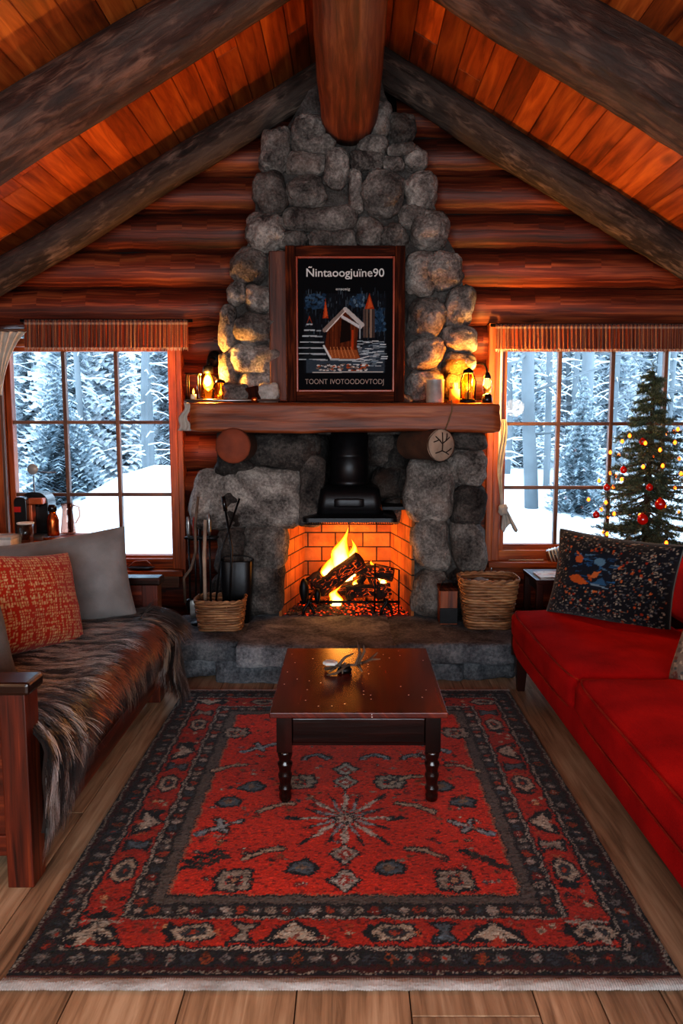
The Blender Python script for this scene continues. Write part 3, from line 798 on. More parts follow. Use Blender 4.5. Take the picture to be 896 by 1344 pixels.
pw, ph = b-a-2*e, d-c-2*e
cv = Canvas(pw, ph, 200, 270, '0d0e12'); rs = random.Random(21)
# coordinates as fractions of the print
def fx(x): return x*pw
def fy(y): return y*ph
cv.rect(fx(.06), fy(.13), fx(.93), fy(.74), '15181e')
for _ in range(420):
    x, y = rs.uniform(.08, .92), rs.uniform(.36, .74); cv.line(fx(x), fy(y), fx(x), fy(y+rs.uniform(.01, .05)), .004, rs.choice(['2a3038', '1a1e24', '4a5660', '22303c', '0c0d10']))
for _ in range(60):
    x, y = rs.uniform(.08, .28), rs.uniform(.62, .73); cv.ell(fx(x), fy(y), .012, .008, rs.choice(['2c465e', '1d3348', '3c5870']))
    x, y = rs.uniform(.8, .92), rs.uniform(.45, .62); cv.ell(fx(x), fy(y), .010, .010, rs.choice(['2c465e', '1d3348', '3c5870']))
    x, y = rs.uniform(.55, .7), rs.uniform(.64, .73); cv.ell(fx(x), fy(y), .008, .010, rs.choice(['2c465e', '26384a', '5a7080']))
for x, z0, z1, wd in ((.29, .55, .70, .018), (.755, .62, .74, .03), (.12, .50, .57, .02)):
    cv.poly([(fx(x)-wd, fy(z0)), (fx(x)+wd, fy(z0)), (fx(x), fy(z1))], 'a03a18'); cv.poly([(fx(x)-wd*.5, fy(z0)), (fx(x)+wd*.7, fy(z0+.02)), (fx(x), fy(z1-.03))], 'c85a2c')
for x, c_ in ((.73, '6a584c'), (.77, '8a7666'), (.70, '5a4a44'), (.80, '4a3c38')): cv.rect(fx(x)-.007, fy(.40), fx(x)+.007, fy(.62), c_)
for i in range(7):      # little snowy tree on the left
    z = .50-.045*i; wd = .02+.013*i; cv.poly([(fx(.12)-wd, fy(z)), (fx(.12)+wd, fy(z)), (fx(.12), fy(z+.05))], '1c2226'); cv.rect(fx(.12)-wd, fy(z), fx(.12)+wd, fy(z+.009), 'b4bcc0')
    z -= .03; wd *= .8; cv.rect(fx(.22)-wd, fy(z-.02), fx(.22)+wd*.8, fy(z-.008), '8e979c')
cv.poly([(fx(.08), fy(.13)), (fx(.92), fy(.13)), (fx(.92), fy(.38)), (fx(.75), fy(.35)), (fx(.3), fy(.22)), (fx(.08), fy(.24))], '39444e')
for _ in range(120):
    x, y = rs.uniform(.6, .92), rs.uniform(.18, .38); cv.rect(fx(x)-.02, fy(y), fx(x)+.02, fy(y)+.004, rs.choice(['a8b4ba', '6c7c88', '2a343c', 'd0d8da']))
# cabin
cv.poly([(fx(.31), fy(.47)), (fx(.50), fy(.60)), (fx(.64), fy(.48)), (fx(.62), fy(.34)), (fx(.66), fy(.24)), (fx(.34), fy(.25)), (fx(.28), fy(.33))], '5a2814')
for i in range(9): cv.line(fx(.33+.033*i), fy(.27), fx(.335+.033*i), fy(.52), .004, rs.choice(['7c3c1e', '3a180c', '8e4a26']))
cv.poly([(fx(.44), fy(.36)), (fx(.56), fy(.38)), (fx(.55), fy(.54)), (fx(.46), fy(.54))], '1c0f0c')
cv.poly([(fx(.56), fy(.28)), (fx(.59), fy(.28)), (fx(.585), fy(.46)), (fx(.57), fy(.46))], 'b4401a')
cv.poly([(fx(.30), fy(.31)), (fx(.62), fy(.31)), (fx(.66), fy(.23)), (fx(.36), fy(.24))], '96522c')
for i in range(7): cv.line(fx(.36+.04*i), fy(.25), fx(.34+.036*i), fy(.33), .005, 'c07a4a')
cv.line(fx(.28), fy(.46), fx(.50), fy(.62), .026, '8a7c74'); cv.line(fx(.50), fy(.62), fx(.68), fy(.50), .026, 'b8b4b0'); cv.line(fx(.47), fy(.56), fx(.66), fy(.48), .018, 'c8c8c8'); cv.line(fx(.30), fy(.45), fx(.5), fy(.605), .007, 'd8d0c8'); cv.line(fx(.655), fy(.49), fx(.655), fy(.40), .010, '9aa0a4')
cv.line(fx(.27), fy(.34), fx(.35), fy(.235), .012, 'd2d4d2'); cv.line(fx(.35), fy(.235), fx(.60), fy(.23), .012, 'aeb4b6'); cv.line(fx(.60), fy(.23), fx(.75), fy(.26), .006, 'ccd2d4')
for _ in range(90):
    x, y = rs.uniform(.2, .75), rs.uniform(.15, .2); cv.ell(fx(x), fy(y), .010, .005, rs.choice(['c8c4be', '7c6a5e', 'a8502a', '3c3430', 'e0dcd6']))
cv.line(fx(.15), fy(.135), fx(.9), fy(.14), .006, 'c2bcb4')
M['print'] = colmat('poster_print', 400, .8, .05, .35, 0, spec=.08)
cv.grid(lambda x, y: (a+e+x, PY, c+e+y)).build('print', M['print'], pf, cols=cv.C.reshape(-1, 3))
M['lettering'] = plain('pale_lettering', 'c4c4c0', .6, var=.15)
M['lettering2'] = plain('rusty_lettering', '9a8478', .6, var=.3)
xm = (a+b)/2
text_mesh('title_lettering', 'Ñintaoogjuïne90', .07, (xm, PY-.003, c+e+fy(.865)), M['lettering'], pf, pw*.82, .0008)
text_mesh('small_lettering', 'ensceig', .024, (xm-.015, PY-.003, c+e+fy(.762)), M['lettering'], pf, pw*.15)
text_mesh('lower_lettering', 'TOONT', .045, (a+e+fx(.19), PY-.003, c+e+fy(.045)), M['lettering2'], pf, pw*.24)
text_mesh('lower_lettering', 'IVOTOODOVTODJ', .045, (a+e+fx(.625), PY-.003, c+e+fy(.045)), M['lettering2'], pf, pw*.57)
# weathered plank behind the frame on its left
m = MB(); m.box(-.50, -.385, 4.88, 4.90, 1.66, 2.585); o = m.build('wall_plank', M['ridge'], None, (-.45, 4.89, 1.66), bevel=.006); tag(o, 'dark weathered plank upright between the chimney stones and the poster frame', 'plank')

# ---------------------------------------------------------------- things on the mantel
ZM = 1.646
def rockthing(c, h, label, mt, seed):
    rs = random.Random(seed); m = stone3(c, h, rs, r=min(h)*.8, n=9, rough=1.2)
    tag(m.build('rock', mt, None, (c[0], c[1], c[2]-h[2]), weld=True), label, 'rock')
M['quartz'] = stone_mat('pale_quartz', '8a837c', 'b8b2aa', 'dcd8d2', 'b08a6c')
rockthing((-.695, 4.78, 1.70), (.085, .06, .065), 'grey and white rock at the lantern end of the mantel', M['stone'], 4)
rockthing((-.50, 4.78, 1.70), (.065, .05, .07), 'pale white quartz rock with a rusty edge, next to the poster frame', M['quartz'], 8)
m = MB(); m.rbox((-.59, 4.77, 1.695), (.045, .04, .05), .012, 6, M=R3('Y', -14, (-.59, 4.77, 1.69))); tag(m.build('wooden_block', M['frame'], None, (-.59, 4.77, 1.645), weld=True), 'small brown wooden block between two rocks on the mantel', 'wooden block')
st = thing('fire_poker', 'slim metal poker with a round knob lying along the left mantel edge', 'poker', (-.72, 4.675, ZM+.012))
m = MB(); m.tube([(-1.0, 4.675, ZM+.012), (-.8, 4.67, ZM+.012), (-.42, 4.678, ZM+.014)], [.006, .009, .006], 8); m.build('rod', M['steel'], st)
m = MB(); m.rbox((-.575, 4.672, ZM+.017), (.02, .016, .017), .014, 5); m.build('knob', M['copper'], st, weld=True)

def lantern(name, label, c, r, h, cage, lit=True, glassm=None, cap=True, cat='lantern', flame_h=.04, basem=None):
    x, y, z = c; t = thing(name, label, cat, c)
    m = MB(); m.lathe([(0, 0), (r*1.02, 0), (r*1.02, .012), (r*.9, .022), (0, .022)], c, 20); m.build('base', basem or M['iron'], t)
    g = MB(); g.lathe([(r*.86, .022), (r*.95, h*.12), (r*.98, h*.45), (r*.92, h*.68), (r*.62, h*.82), (r*.6, h*.84)], c, 24); g.build('glass', glassm or M['clear'], t)
    if cap:
        m = MB(); m.lathe([(r*.64, h*.83), (r*.7, h*.85), (r*.55, h*.93), (r*.2, h*.97), (0, h)], c, 18); m.build('cap', M['iron'], t)
    for k in range(cage):
        an = 2*PI*k/cage+.4; m = MB(); m.tube([(x+r*1.0*math.cos(an), y+r*1.0*math.sin(an), z+.015), (x+r*1.05*math.cos(an), y+r*1.05*math.sin(an), z+h*.6), (x+r*.62*math.cos(an), y+r*.62*math.sin(an), z+h*.86)], .004, 6); m.build('cage_wire', M['iron'], t)
    m = MB(); m.lathe([(r*.4, .022), (r*.42, h*.3), (r*.38, h*.32), (0, h*.32)], c, 14); m.build('candle', M['wax'], t)
    if lit:
        m = MB(); m.lathe([(.002, h*.32), (r*.22, h*.32+flame_h*.3), (r*.2, h*.32+flame_h*.5), (.001, h*.32+flame_h)], c, 10); m.build('candle_flame', M['bulb'], t)
    return t
# left: wall sconce with a hurricane glass, plus a small wire lantern
sc = thing('wall_sconce', 'dark iron wall sconce with a glowing bulb at the left end of the mantel', 'wall lamp', (-.90, 5.25, 1.66))
m = MB(); m.lathe([(0, -.03), (.034, -.028), (.046, -.012), (.048, .0), (.0, .0)], (0, 0, 0), 22, sy=1.15); m.xf(0, Matrix.Translation((-.91, 5.235, 1.955)) @ Matrix.Rotation(-PI/2, 4, 'X') @ Matrix.Rotation(PI, 4, 'X')); m.build('back_plate', M['iron'], sc)
m = MB(); m.tube([(-.91, 5.23, 1.955), (-.91, 5.1, 1.95), (-.905, 4.98, 1.93), (-.90, 4.93, 1.885)], .010, 8); m.tube([(-.93, 5.21, 1.92), (-.925, 5.05, 1.86), (-.905, 4.94, 1.87)], .006, 8); m.build('arm', M['iron'], sc)
m = MB(); m.lathe([(.014, 1.89), (.03, 1.88), (.034, 1.85), (.030, 1.835), (0, 1.835)][::-1], (-.90, 4.93, 0), 16); m.build('socket', M['iron'], sc)
m = MB(); m.lathe([(.03, 1.84), (.062, 1.80), (.075, 1.75), (.066, 1.69), (.05, 1.665)], (-.90, 4.93, 0), 22); m.build('glass_shade', M['amber'], sc)
m = MB(); m.lathe([(.001, 1.725), (.026, 1.745), (.034, 1.775), (.026, 1.805), (.012, 1.835)], (-.90, 4.93, 0), 16); m.build('bulb', M['bulb'], sc)
cg = thing('wire_lantern', 'narrow black wire lantern hanging over the left mantel end beside the window', 'lantern', (-.985, 4.78, 1.655))
m = MB(); x, y = -.965, 4.78
for dx, dy in ((-.035, -.035), (.035, -.035), (-.035, .035), (.035, .035)): m.tube([(x+dx, y+dy, 1.655), (x+dx, y+dy, 1.83)], .004, 6)
for z in (1.662, 1.825): m.tube([(x-.04, y-.04, z), (x+.04, y-.04, z), (x+.04, y+.04, z), (x-.04, y+.04, z), (x-.04, y-.04, z)], .005, 6)
m.build('frame', M['iron'], cg); m = MB(); m.box(x-.038, x+.038, y-.038, y+.038, 1.648, 1.658); m.build('base', M['iron'], cg)
m = MB(); m.lathe([(.018, 1.658), (.018, 1.70), (0, 1.70)], (x, y, 0), 12); m.build('candle', M['wax'], cg)
m = MB(); m.lathe([(.002, 1.70), (.008, 1.712), (.001, 1.735)], (x, y, 0), 8); m.build('candle_flame', M['bulb'], cg)
lantern('jar_lantern', 'small lit glass jar lantern standing beside the left mantel rock', (-.80, 4.80, ZM), .045, .15, 4, glassm=M['amber'])
# right: tin cup, amber jar, candle lantern, small oil lamp
cu = thing('tin_cup', 'pale grey metal cup on the right part of the mantel', 'cup', (.53, 4.76, ZM))
m = MB(); m.lathe([(0, 0), (.05, 0), (.055, .005), (.056, .135), (.059, .14), (.056, .143), (.052, .14), (.051, .02), (0, .02)], (.53, 4.76, ZM), 28); m.build('body', plain('pale_tin', '9a9a98', .4, .3, .05), cu)
jr = thing('glass_jar', 'large amber glass jar glowing on the mantel behind the small lantern', 'jar', (.675, 4.87, ZM))
m = MB(); m.lathe([(0, 0), (.095, 0), (.105, .015), (.107, .17), (.095, .21), (.065, .235), (.066, .265), (.072, .27)], (.675, 4.87, ZM), 28); m.build('jar_body', M['amber'], jr)
m = MB(); m.lathe([(.035, .002), (.035, .09), (0, .09)], (.665, 4.87, ZM), 14); m.build('candle', M['wax'], jr); m = MB(); m.lathe([(.002, .09), (.010, .105), (.001, .135)], (.665, 4.87, ZM), 8); m.build('candle_flame', M['bulb'], jr)
lantern('candle_lantern', 'brass-glowing glass candle lantern with a dark cap, left of the oil lamp', (.73, 4.74, ZM), .05, .215, 6, glassm=M['amber'], flame_h=.07)
ol = thing('oil_lamp', 'small oil lamp with a black base and bright flame at the right mantel end', 'oil lamp', (.85, 4.75, ZM))
m = MB(); m.lathe([(0, 0), (.032, 0), (.034, .02), (.028, .05), (.016, .055), (0, .056)], (.85, 4.75, ZM), 18); m.build('base', M['black'], ol)
m = MB(); m.lathe([(.02, .055), (.027, .075), (.03, .10), (.022, .14), (.019, .165)], (.85, 4.75, ZM), 18); m.build('chimney_glass', M['clear'], ol)
m = MB(); m.lathe([(.002, .085), (.018, .10), (.021, .118), (.012, .14), (.001, .155)], (.85, 4.75, ZM), 12); m.build('flame', M['bulb'], ol)
m = MB(); m.tube([(.85, 4.75, 1.80), (.853, 4.80, 1.86), (.86, 4.95, 1.90), (.86, 5.29, 1.93)], .006, 6); m.lathe([(.02, 1.795), (.026, 1.80), (.012, 1.83), (0, 1.835)], (.85, 4.75, 0), 12); m.build('hanger', M['iron'], ol)
# cloth strip hanging at the left end of the mantel
M['cloth'] = fabric('white_cloth', 'c8c0b6', 'a0968c', 500)
def clothgrid(name, fn, nu, nv, label, cat, origin, mt=None, parent=None):
    m = MB(); m.grid(fn, nu, nv); o = m.build(name, mt or M['cloth'], parent, None if parent else origin, solid=.003)
    if label: tag(o, label, cat)
    return o
clothgrid('ribbon', lambda u, v: Vector((-.995+.05*(u-.5)*(.6+v)-.02*v+.012*math.sin(v*9), 4.70+.015*math.sin(u*9+v*4), 1.645-.17*v)), 8, 14, 'pale cloth ribbon hanging from the left end of the mantel', 'ribbon', (-1.02, 4.7, 1.47))

# ---------------------------------------------------------------- valances and cloths at the windows
def striped():
    n = N('striped_valance'); uv = n.uv(); x = n.sep(uv)[0]; z = n.sep(uv)[1]
    f = n.noise(n.map(uv, (44, .0, 0)), 1, 5, .85)
    col = n.ramp(f, [(.30, '2c120e'), (.38, '6c2a1a'), (.44, '8a4228'), (.48, '3e1a14'), (.52, 'a07a60'), (.55, '7a3420'), (.60, '463a38'), (.66, '8a4e34')], 'CONSTANT')
    edge = n.ramp(n.math('ABSOLUTE', n.math('SUBTRACT', z, .86)), [(.03, 1.0), (.05, 0.0)])
    col = n.mix(n.math('MULTIPLY', edge, n.math('MULTIPLY', n.noise(n.map(uv, (180, 30, 1)), 1, 2), .9)), col, 'a89c90')
    return n.out(col, .95, n.bump(n.noise(n.map(uv, (300, 30, 1)), 1, 2), .4, .004), sheen=.2, spec=.1)
M['stripe'] = striped()
M['fringe'] = fabric('fringe_thread', 'd8cec0', 'a89888', 400)
def valance(x0, x1, z0, z1, y, label, seed):
    t = thing('valance', label, 'curtain', ((x0+x1)/2, y, z1), 'striped valances')
    rs = random.Random(seed); npl = int((x1-x0)/.028); ph_ = [rs.uniform(-.5, .5) for _ in range(npl+2)]
    def fn(u, v):
        k = u*npl; i = int(k); p = ph_[i]*(1-(k-i))+ph_[i+1]*(k-i)
        d = .012*(.25+.75*v)*math.sin(2*PI*k+p)+(.006 if v > .1 else .0)
        return Vector((x0+(x1-x0)*u, y-.01-d-.01*v, z1-(z1-z0)*v))
    m = MB(); m.grid(fn, npl*6, 8)
    m.U = [[(a_*(x1-x0), 1-b_) for a_, b_ in f] for f in m.U]
    m.build('cloth', M['stripe'], t, solid=.003)
    m = MB()
    for i in range(int((x1-x0)/.006)):
        u = i/int((x1-x0)/.006); p = fn(u, 1); q = p+Vector((rs.uniform(-.004, .004), rs.uniform(-.004, .002), -rs.uniform(.012, .024)))
        m.tube([p, q], [.0022, .001], 4, False)
    m.build('fringe', M['fringe'], t)
    m = MB(); m.tube([(x0-.03, y, z1-.005), (x1+.03, y, z1-.005)], .011, 10); m.build('rod', M['iron'], t)
valance(-2.185, -1.085, 2.03, 2.215, YW-.10, 'red-brown striped valance with pale fringe over the left window', 1)
valance(.985, 2.60, 2.02, 2.185, YW-.10, 'red-brown striped valance with pale fringe over the window by the christmas tree', 2)
M['sheer'] = fabric('sheer_linen', 'd8cfc2', 'b8a896', 300)
def drape(u, v):
    w_ = .17*(1-v)**1.3+.02; sw = .016*math.sin(u*26)*(1-.5*v)
    return Vector((-2.385+ .02*v+w_*u*1.25, YW-.16-sw, 2.13-(.42-.22*u*(1-v))*v))
o = clothgrid('sheer_curtain', drape, 44, 20, None, None, (-2.45, YW-.16, 1.6), M['sheer']); tag(o, 'gathered white sheer curtain at the upper left corner of the left window', 'curtain')
m = MB(); m.tube([(-2.5, YW-.14, 2.14), (-2.17, YW-.14, 2.14)], .012, 8); m.build('curtain_rod', M['muntin'], o)
# casement rod edges (white) on the left
for i, (x, nm) in enumerate(((-2.435, 'pale'), (-2.40, 'grey'))):
    m = MB(); m.box(x-.009, x+.009, YW-.035-.01*i, YW-.01, .66, 1.82); 
    o = m.build('curtain_rail', M['white'] if i == 0 else M['muntin'], None, (x, YW-.02, .66), bevel=.002); tag(o, f'{nm} upright track strip at the left edge of the left window', 'window track')
# white cloth tied at the left jamb of the right window
tie = thing('curtain_tie', 'white cloth strip knotted and hanging along the left jamb of the right window', 'curtain', (1.06, YW-.1, 1.05))
def tfn(u, v):
    w_ = .03+.012*math.sin(v*5); return Vector((1.045+w_*(u-.3)+.012*math.sin(v*7+1), YW-.09-.014*math.sin(u*13+v*5), 1.55-.62*v))
m = MB(); m.grid(tfn, 12, 30); m.build('strip', M['cloth'], tie, solid=.003)
m = MB(); m.rbox((1.065, YW-.11, .93), (.032, .03, .04), .028, 8, lambda u, p: p*(1+.35*mnoise.noise(p*40+Vector((3, 1, 8))))); m.build('knot', M['cloth'], tie, weld=True)
def tfn2(u, v): return Vector((1.075+(.03+.09*v)*(u-.35)+.02*v, YW-.10-.016*math.sin(u*16), .93-.13*v-.03*math.sin(u*9)*v))
m = MB(); m.grid(tfn2, 16, 10); m.build('tail', M['cloth'], tie, solid=.003)
m = MB(); m.box(1.035, 1.05, YW-.05, YW-.035, 1.15, 2.02); tag(m.build('curtain_rail', M['white'], None, (1.04, YW-.04, 1.15), bevel=.002), 'thin white upright track at the left edge of the right window', 'window track')
# ================================================================= RUG
RX0, RX1, RY0, RY1 = -.935, .905, 1.925, 4.18
rw, rh = RX1-RX0, RY1-RY0
cv = Canvas(rw, rh, 460, 564, '1b1a1c'); rs = random.Random(77)
RED, RED2, CRM, BLU, DRK, GRY, MAR = 'd0341a', 'ae2c16', 'b0a898', '56646e', '17171c', '5f5852', '3e0f0c'
def band(i0, i1, c):
    s_ = cv; inset = np.minimum(np.minimum(s_.X, rw-s_.X), np.minimum(s_.Y, rh-s_.Y)); s_.put((inset >= i0) & (inset < i1), c)
inset = np.minimum(np.minimum(cv.X, rw-cv.X), np.minimum(cv.Y, rh-cv.Y))
band(0, .008, DRK); band(.008, .013, '8a8478'); band(.013, .032, MAR); band(.032, .10, '201f22'); band(.10, .108, '9c9488'); band(.108, .118, DRK); band(.118, .236, RED2)
band(.236, .243, DRK); band(.243, .251, 'a09a8e'); band(.251, .258, DRK); band(.258, .305, '2a2626'); band(.305, .312, DRK); band(.312, .350, GRY); band(.350, .356, DRK); band(.356, .361, 'a46a50'); band(.361, 9, RED)
fx0, fx1, fy0, fy1 = .361, rw-.361, .361, rh-.361
def around(d, step, fn):
    """call fn(x, y, ux, uy) along a border band whose centre line is d in from the edge; u = outward direction"""
    nx = max(1, round((rw-2*d)/step)); ny = max(1, round((rh-2*d)/step))
    for i in range(nx+1):
        x = d+(rw-2*d)*i/nx
        fn(x, d, 0, -1, i); fn(x, rh-d, 0, 1, i)
    for i in range(1, ny):
        y = d+(rh-2*d)*i/ny
        fn(d, y, -1, 0, i); fn(rw-d, y, 1, 0, i)
def local(x, y, ux, uy, pts):   # pts: (along, outward)
    return [(x+a*uy+b*ux, y-a*ux+b*uy) for a, b in pts]
def guard(x, y, ux, uy, i):
    c = ['6c6a68', '4e1c16', '7d7a74', '3a4048', '84401e'][i % 5]
    cv.poly(local(x, y, ux, uy, [(-.021, 0), (0, -.024), (.021, 0), (0, .024)]), c); cv.poly(local(x, y, ux, uy, [(-.009, 0), (0, -.010), (.009, 0), (0, .010)]), rs.choice([DRK, '9c948a', 'a03418']))
around(.066, .052, guard)
def guard2(x, y, ux, uy, i):
    c = ['9a938a', '9c3a1c', '62605e', '8c8478', '7c2414', '3d4850'][i % 6]
    cv.poly(local(x, y, ux, uy, [(-.016, -.006), (-.006, -.018), (.006, -.018), (.016, -.006), (.016, .006), (.006, .018), (-.006, .018), (-.016, .006)]), c)
    cv.poly(local(x, y, ux, uy, [(-.005, 0), (0, -.007), (.005, 0), (0, .007)]), DRK if i % 2 else 'b8b0a4')
around(.281, .045, guard2)
def star(x, y, r, c, n=8, inner=.45, rot=0, sx=1, sy=1):
    cv.poly([(x+sx*r*(1 if k % 2 == 0 else inner)*math.cos(PI*k/n+rot), y+sy*r*(1 if k % 2 == 0 else inner)*math.sin(PI*k/n+rot)) for k in range(2*n)], c)
def mainmotif(x, y, ux, uy, i):
    L = lambda pts, c, a=1: cv.poly(local(x, y, ux, uy, pts), c, a)
    k = i % 4
    if k == 0:      # pale stepped mountain palmette on a dark ground
        L([(-.105, .052), (-.06, -.02), (0, -.055), (.06, -.02), (.105, .052)], DRK); L([(-.075, .035), (-.03, -.015), (0, -.045), (.03, -.015), (.075, .035), (.04, .025), (0, .04), (-.04, .025)], CRM); L([(-.03, .052), (0, .02), (.03, .052)], 'a83a20')
    elif k == 1:    # small leaves and buds
        for q in range(5):
            a_, b_ = rs.uniform(-.07, .07), rs.uniform(-.045, .045); L([(a_-.016, b_), (a_, b_-.014), (a_+.016, b_), (a_, b_+.014)], rs.choice(['c89a6c', '8a3820', 'b8a890', DRK, '6a2a1c']))
        L([(-.09, .05), (-.05, .0), (-.075, -.05), (-.105, -.02)], DRK)
    elif k == 2:    # eye shaped rosette
        L([(-.085, 0), (-.04, -.045), (.04, -.045), (.085, 0), (.04, .045), (-.04, .045)], DRK); L([(-.07, 0), (-.035, -.034), (.035, -.034), (.07, 0), (.035, .034), (-.035, .034)], 'a89c8a'); L([(-.045, 0), (-.02, -.02), (.02, -.02), (.045, 0), (.02, .02), (-.02, .02)], '33363a'); L([(-.018, 0), (0, -.01), (.018, 0), (0, .01)], '9c3c20')
    else:
        L([(-.05, .05), (-.02, .0), (-.05, -.05), (.05, -.05), (.02, .0), (.05, .05)], DRK); L([(-.03, .035), (.03, .035), (.012, .0), (.03, -.035), (-.03, -.035), (-.012, 0)], BLU if rs.random() < .6 else '8c8478')
        L([(.06, .03), (.09, .0), (.06, -.03), (.075, 0)], 'b0603c')
around(.177, .155, mainmotif)
cm = (inset > .118) & (inset < .236)
for _ in range(900):
    x, y = rs.uniform(0, rw), rs.uniform(0, rh); q = min(x, rw-x, y, rh-y)
    if .124 < q < .23: cv.ell(x, y, rs.uniform(.004, .011), rs.uniform(.004, .010), rs.choice([DRK, DRK, '6a1810', 'a8502c', '8c8070', '3a4650', 'b02818']), .85)
    elif .04 < q < .1: cv.ell(x, y, .005, .006, rs.choice([DRK, '5a5855', '7a3018', '8c877e']), .8)
    elif .262 < q < .305: cv.ell(x, y, .004, .005, rs.choice([DRK, '7a746c', '8a3018']), .8)
for cx, cy, a in ((.18, .18, 1), (rw-.18, .18, -1)):
    cv.poly([(cx-a*.05, cy-.06), (cx-a*.02, cy-.06), (cx+a*.04, cy+.045), (cx+a*.01, cy+.05)], CRM); cv.line(cx-a*.06, cy+.05, cx+a*.07, cy+.045, .012, 'a8a094'); cv.line(cx+a*.0, cy+.0, cx+a*.06, cy-.05, .016, DRK)
# the red field
def F_(px, py): p = G(px, py); return p.x-RX0, p.y-RY0
def mirror(fn, x, y):
    fn(x, y, 1); fn(fx0+fx1-x, y, -1)
mx, my = (fx0+fx1)/2, F_(462, 1078)[1]
# star medallion of pale rays on dark
for k in range(16):
    a_ = 2*PI*k/16; r1 = .21 if k % 2 == 0 else .15
    cv.poly([(mx+.06*math.cos(a_-.17), my+.06*math.sin(a_-.17)), (mx+r1*math.cos(a_-.05), my+r1*1.15*math.sin(a_-.05)), (mx+(r1+.035)*math.cos(a_), my+(r1+.035)*1.15*math.sin(a_)), (mx+r1*math.cos(a_+.05), my+r1*1.15*math.sin(a_+.05)), (mx+.06*math.cos(a_+.17), my+.06*math.sin(a_+.17))], DRK)
for k in range(16):
    a_ = 2*PI*k/16; r1 = .185 if k % 2 == 0 else .13
    cv.poly([(mx+.035*math.cos(a_-.14), my+.035*math.sin(a_-.14)), (mx+r1*.8*math.cos(a_-.075), my+r1*.9*math.sin(a_-.075)), (mx+r1*math.cos(a_), my+r1*1.15*math.sin(a_)), (mx+r1*.8*math.cos(a_+.075), my+r1*.9*math.sin(a_+.075)), (mx+.035*math.cos(a_+.14), my+.035*math.sin(a_+.14))], 'c2bcb0' if k % 2 == 0 else '9aa0a4')
star(mx, my, .06, DRK, 8, .6); star(mx, my, .045, 'b8aea2', 8, .5); cv.ell(mx, my, .012, .014, '8a2c18')
for yy in (F_(466, 1126)[1], F_(470, 1160)[1], my+.30, my+.42):
    cv.poly([(mx-.062, yy), (mx, yy-.075), (mx+.062, yy), (mx, yy+.075)], DRK); cv.poly([(mx-.05, yy), (mx, yy-.06), (mx+.05, yy), (mx, yy+.06)], 'aaa69c'); cv.poly([(mx-.028, yy), (mx, yy-.034), (mx+.028, yy), (mx, yy+.034)], '9c2c1a'); cv.poly([(mx-.012, yy), (mx, yy-.016), (mx+.012, yy), (mx, yy+.016)], 'c8c0b4')
def leafblob(x, y, s_):
    cv.poly([(x-.062, y-.03), (x-.02, y-.055), (x+.05, y-.05), (x+.066, y), (x+.02, y+.05), (x-.03, y+.03)], DRK); cv.poly([(x-.045, y-.02), (x-.01, y-.04), (x+.04, y-.036), (x+.048, y), (x+.015, y+.032), (x-.022, y+.02)], BLU); cv.poly([(x-.02, y-.01), (x, y-.025), (x+.025, y-.005), (x, y+.015)], '80705e')
def rosette(x, y, s_):
    for dx, dy in ((-.04, -.04), (.04, -.04), (-.04, .04), (.04, .04), (0, -.045), (0, .045), (-.045, 0), (.045, 0)): cv.ell(x+dx, y+dy, .026, .026, DRK)
    for dx, dy in ((-.035, -.035), (.035, -.035), (-.035, .035), (.035, .035), (0, -.04), (0, .04), (-.04, 0), (.04, 0)): cv.ell(x+dx, y+dy, .017, .018, '9c9284')
    cv.ell(x, y, .024, .024, '2c2c30'); cv.ell(x, y, .012, .012, 'b08a6c')
def cross(x, y, s_):
    for w_, c in ((.034, DRK), (.018, '98a0a4')):
        cv.line(x-.075*s_, y-.045, x+.07*s_, y+.045, w_, c); cv.line(x-.02*s_, y+.05, x+.02*s_, y-.03, w_, c)
    cv.ell(x-.07*s_, y-.045, .016, .018, '7c8c98'); cv.ell(x+.02*s_, y-.09, .018, .012, DRK); cv.ell(x+.02*s_, y-.09, .010, .007, 'b08a6a')
def hook(x, y, s_):
    for w_, c in ((.036, DRK), (.02, 'b09c86')):
        cv.line(x-.06*s_, y-.045, x, y+.005, w_, c); cv.line(x, y+.005, x+.07*s_, y+.02, w_, c)
    cv.ell(x+.06*s_, y-.03, .016, .012, '8a4a2c')
def leafy(x, y, s_):
    cv.line(x-.07*s_, y-.06, x+.06*s_, y+.05, .018, DRK)
    for t in (-.6, -.2, .2, .6): cv.ell(x+.07*s_*t-.02, y+.055*t+.02, .024, .013, DRK); cv.ell(x+.07*s_*t+.02, y+.055*t-.02, .024, .013, '3a2c26'); cv.ell(x+.07*s_*t, y+.055*t, .007, .007, '6c5a4a')
def arch(x, y, s_):
    for r_, c in ((.075, DRK), (.062, '8a9298'), (.042, DRK), (.03, RED)):
        cv.put((((cv.X-x)/r_)**2+((cv.Y-y)/(r_*.8))**2 <= 1) & (cv.Y > y-.01), c)
mirror(leafblob, *F_(395, 1142)); mirror(rosette, *F_(307, 1160)); mirror(cross, *F_(290, 1090)); mirror(hook, *F_(345, 1122)); mirror(leafy, *F_(270, 1132))
for px, py, fn in ((395, 1030, rosette), (330, 1035, leafblob), (300, 1010, hook), (415, 1000, arch), (340, 985, cross), (420, 965, leafblob), (310, 965, rosette), (395, 955, hook), (300, 1055, leafblob), (360, 1062, hook)): mirror(fn, *F_(px, py))
arch(*F_(545, 1000), 1); hook(*F_(530, 1025), 1)
for _ in range(240):
    x, y = rs.uniform(fx0+.04, fx1-.04), rs.uniform(fy0+.04, fy1-.03)
    if rs.random() < .5 and abs(x-mx) < .3 and y < my+.1: continue
    c = rs.choice([DRK, '3c4650', '7c1810', '8c8274', 'a0562c']); cv.ell(x, y, rs.uniform(.008, .018), rs.uniform(.006, .013), c, .9); cv.ell(x, y, .005, .005, rs.choice(['b4ac9c', DRK, '8a3a20']))
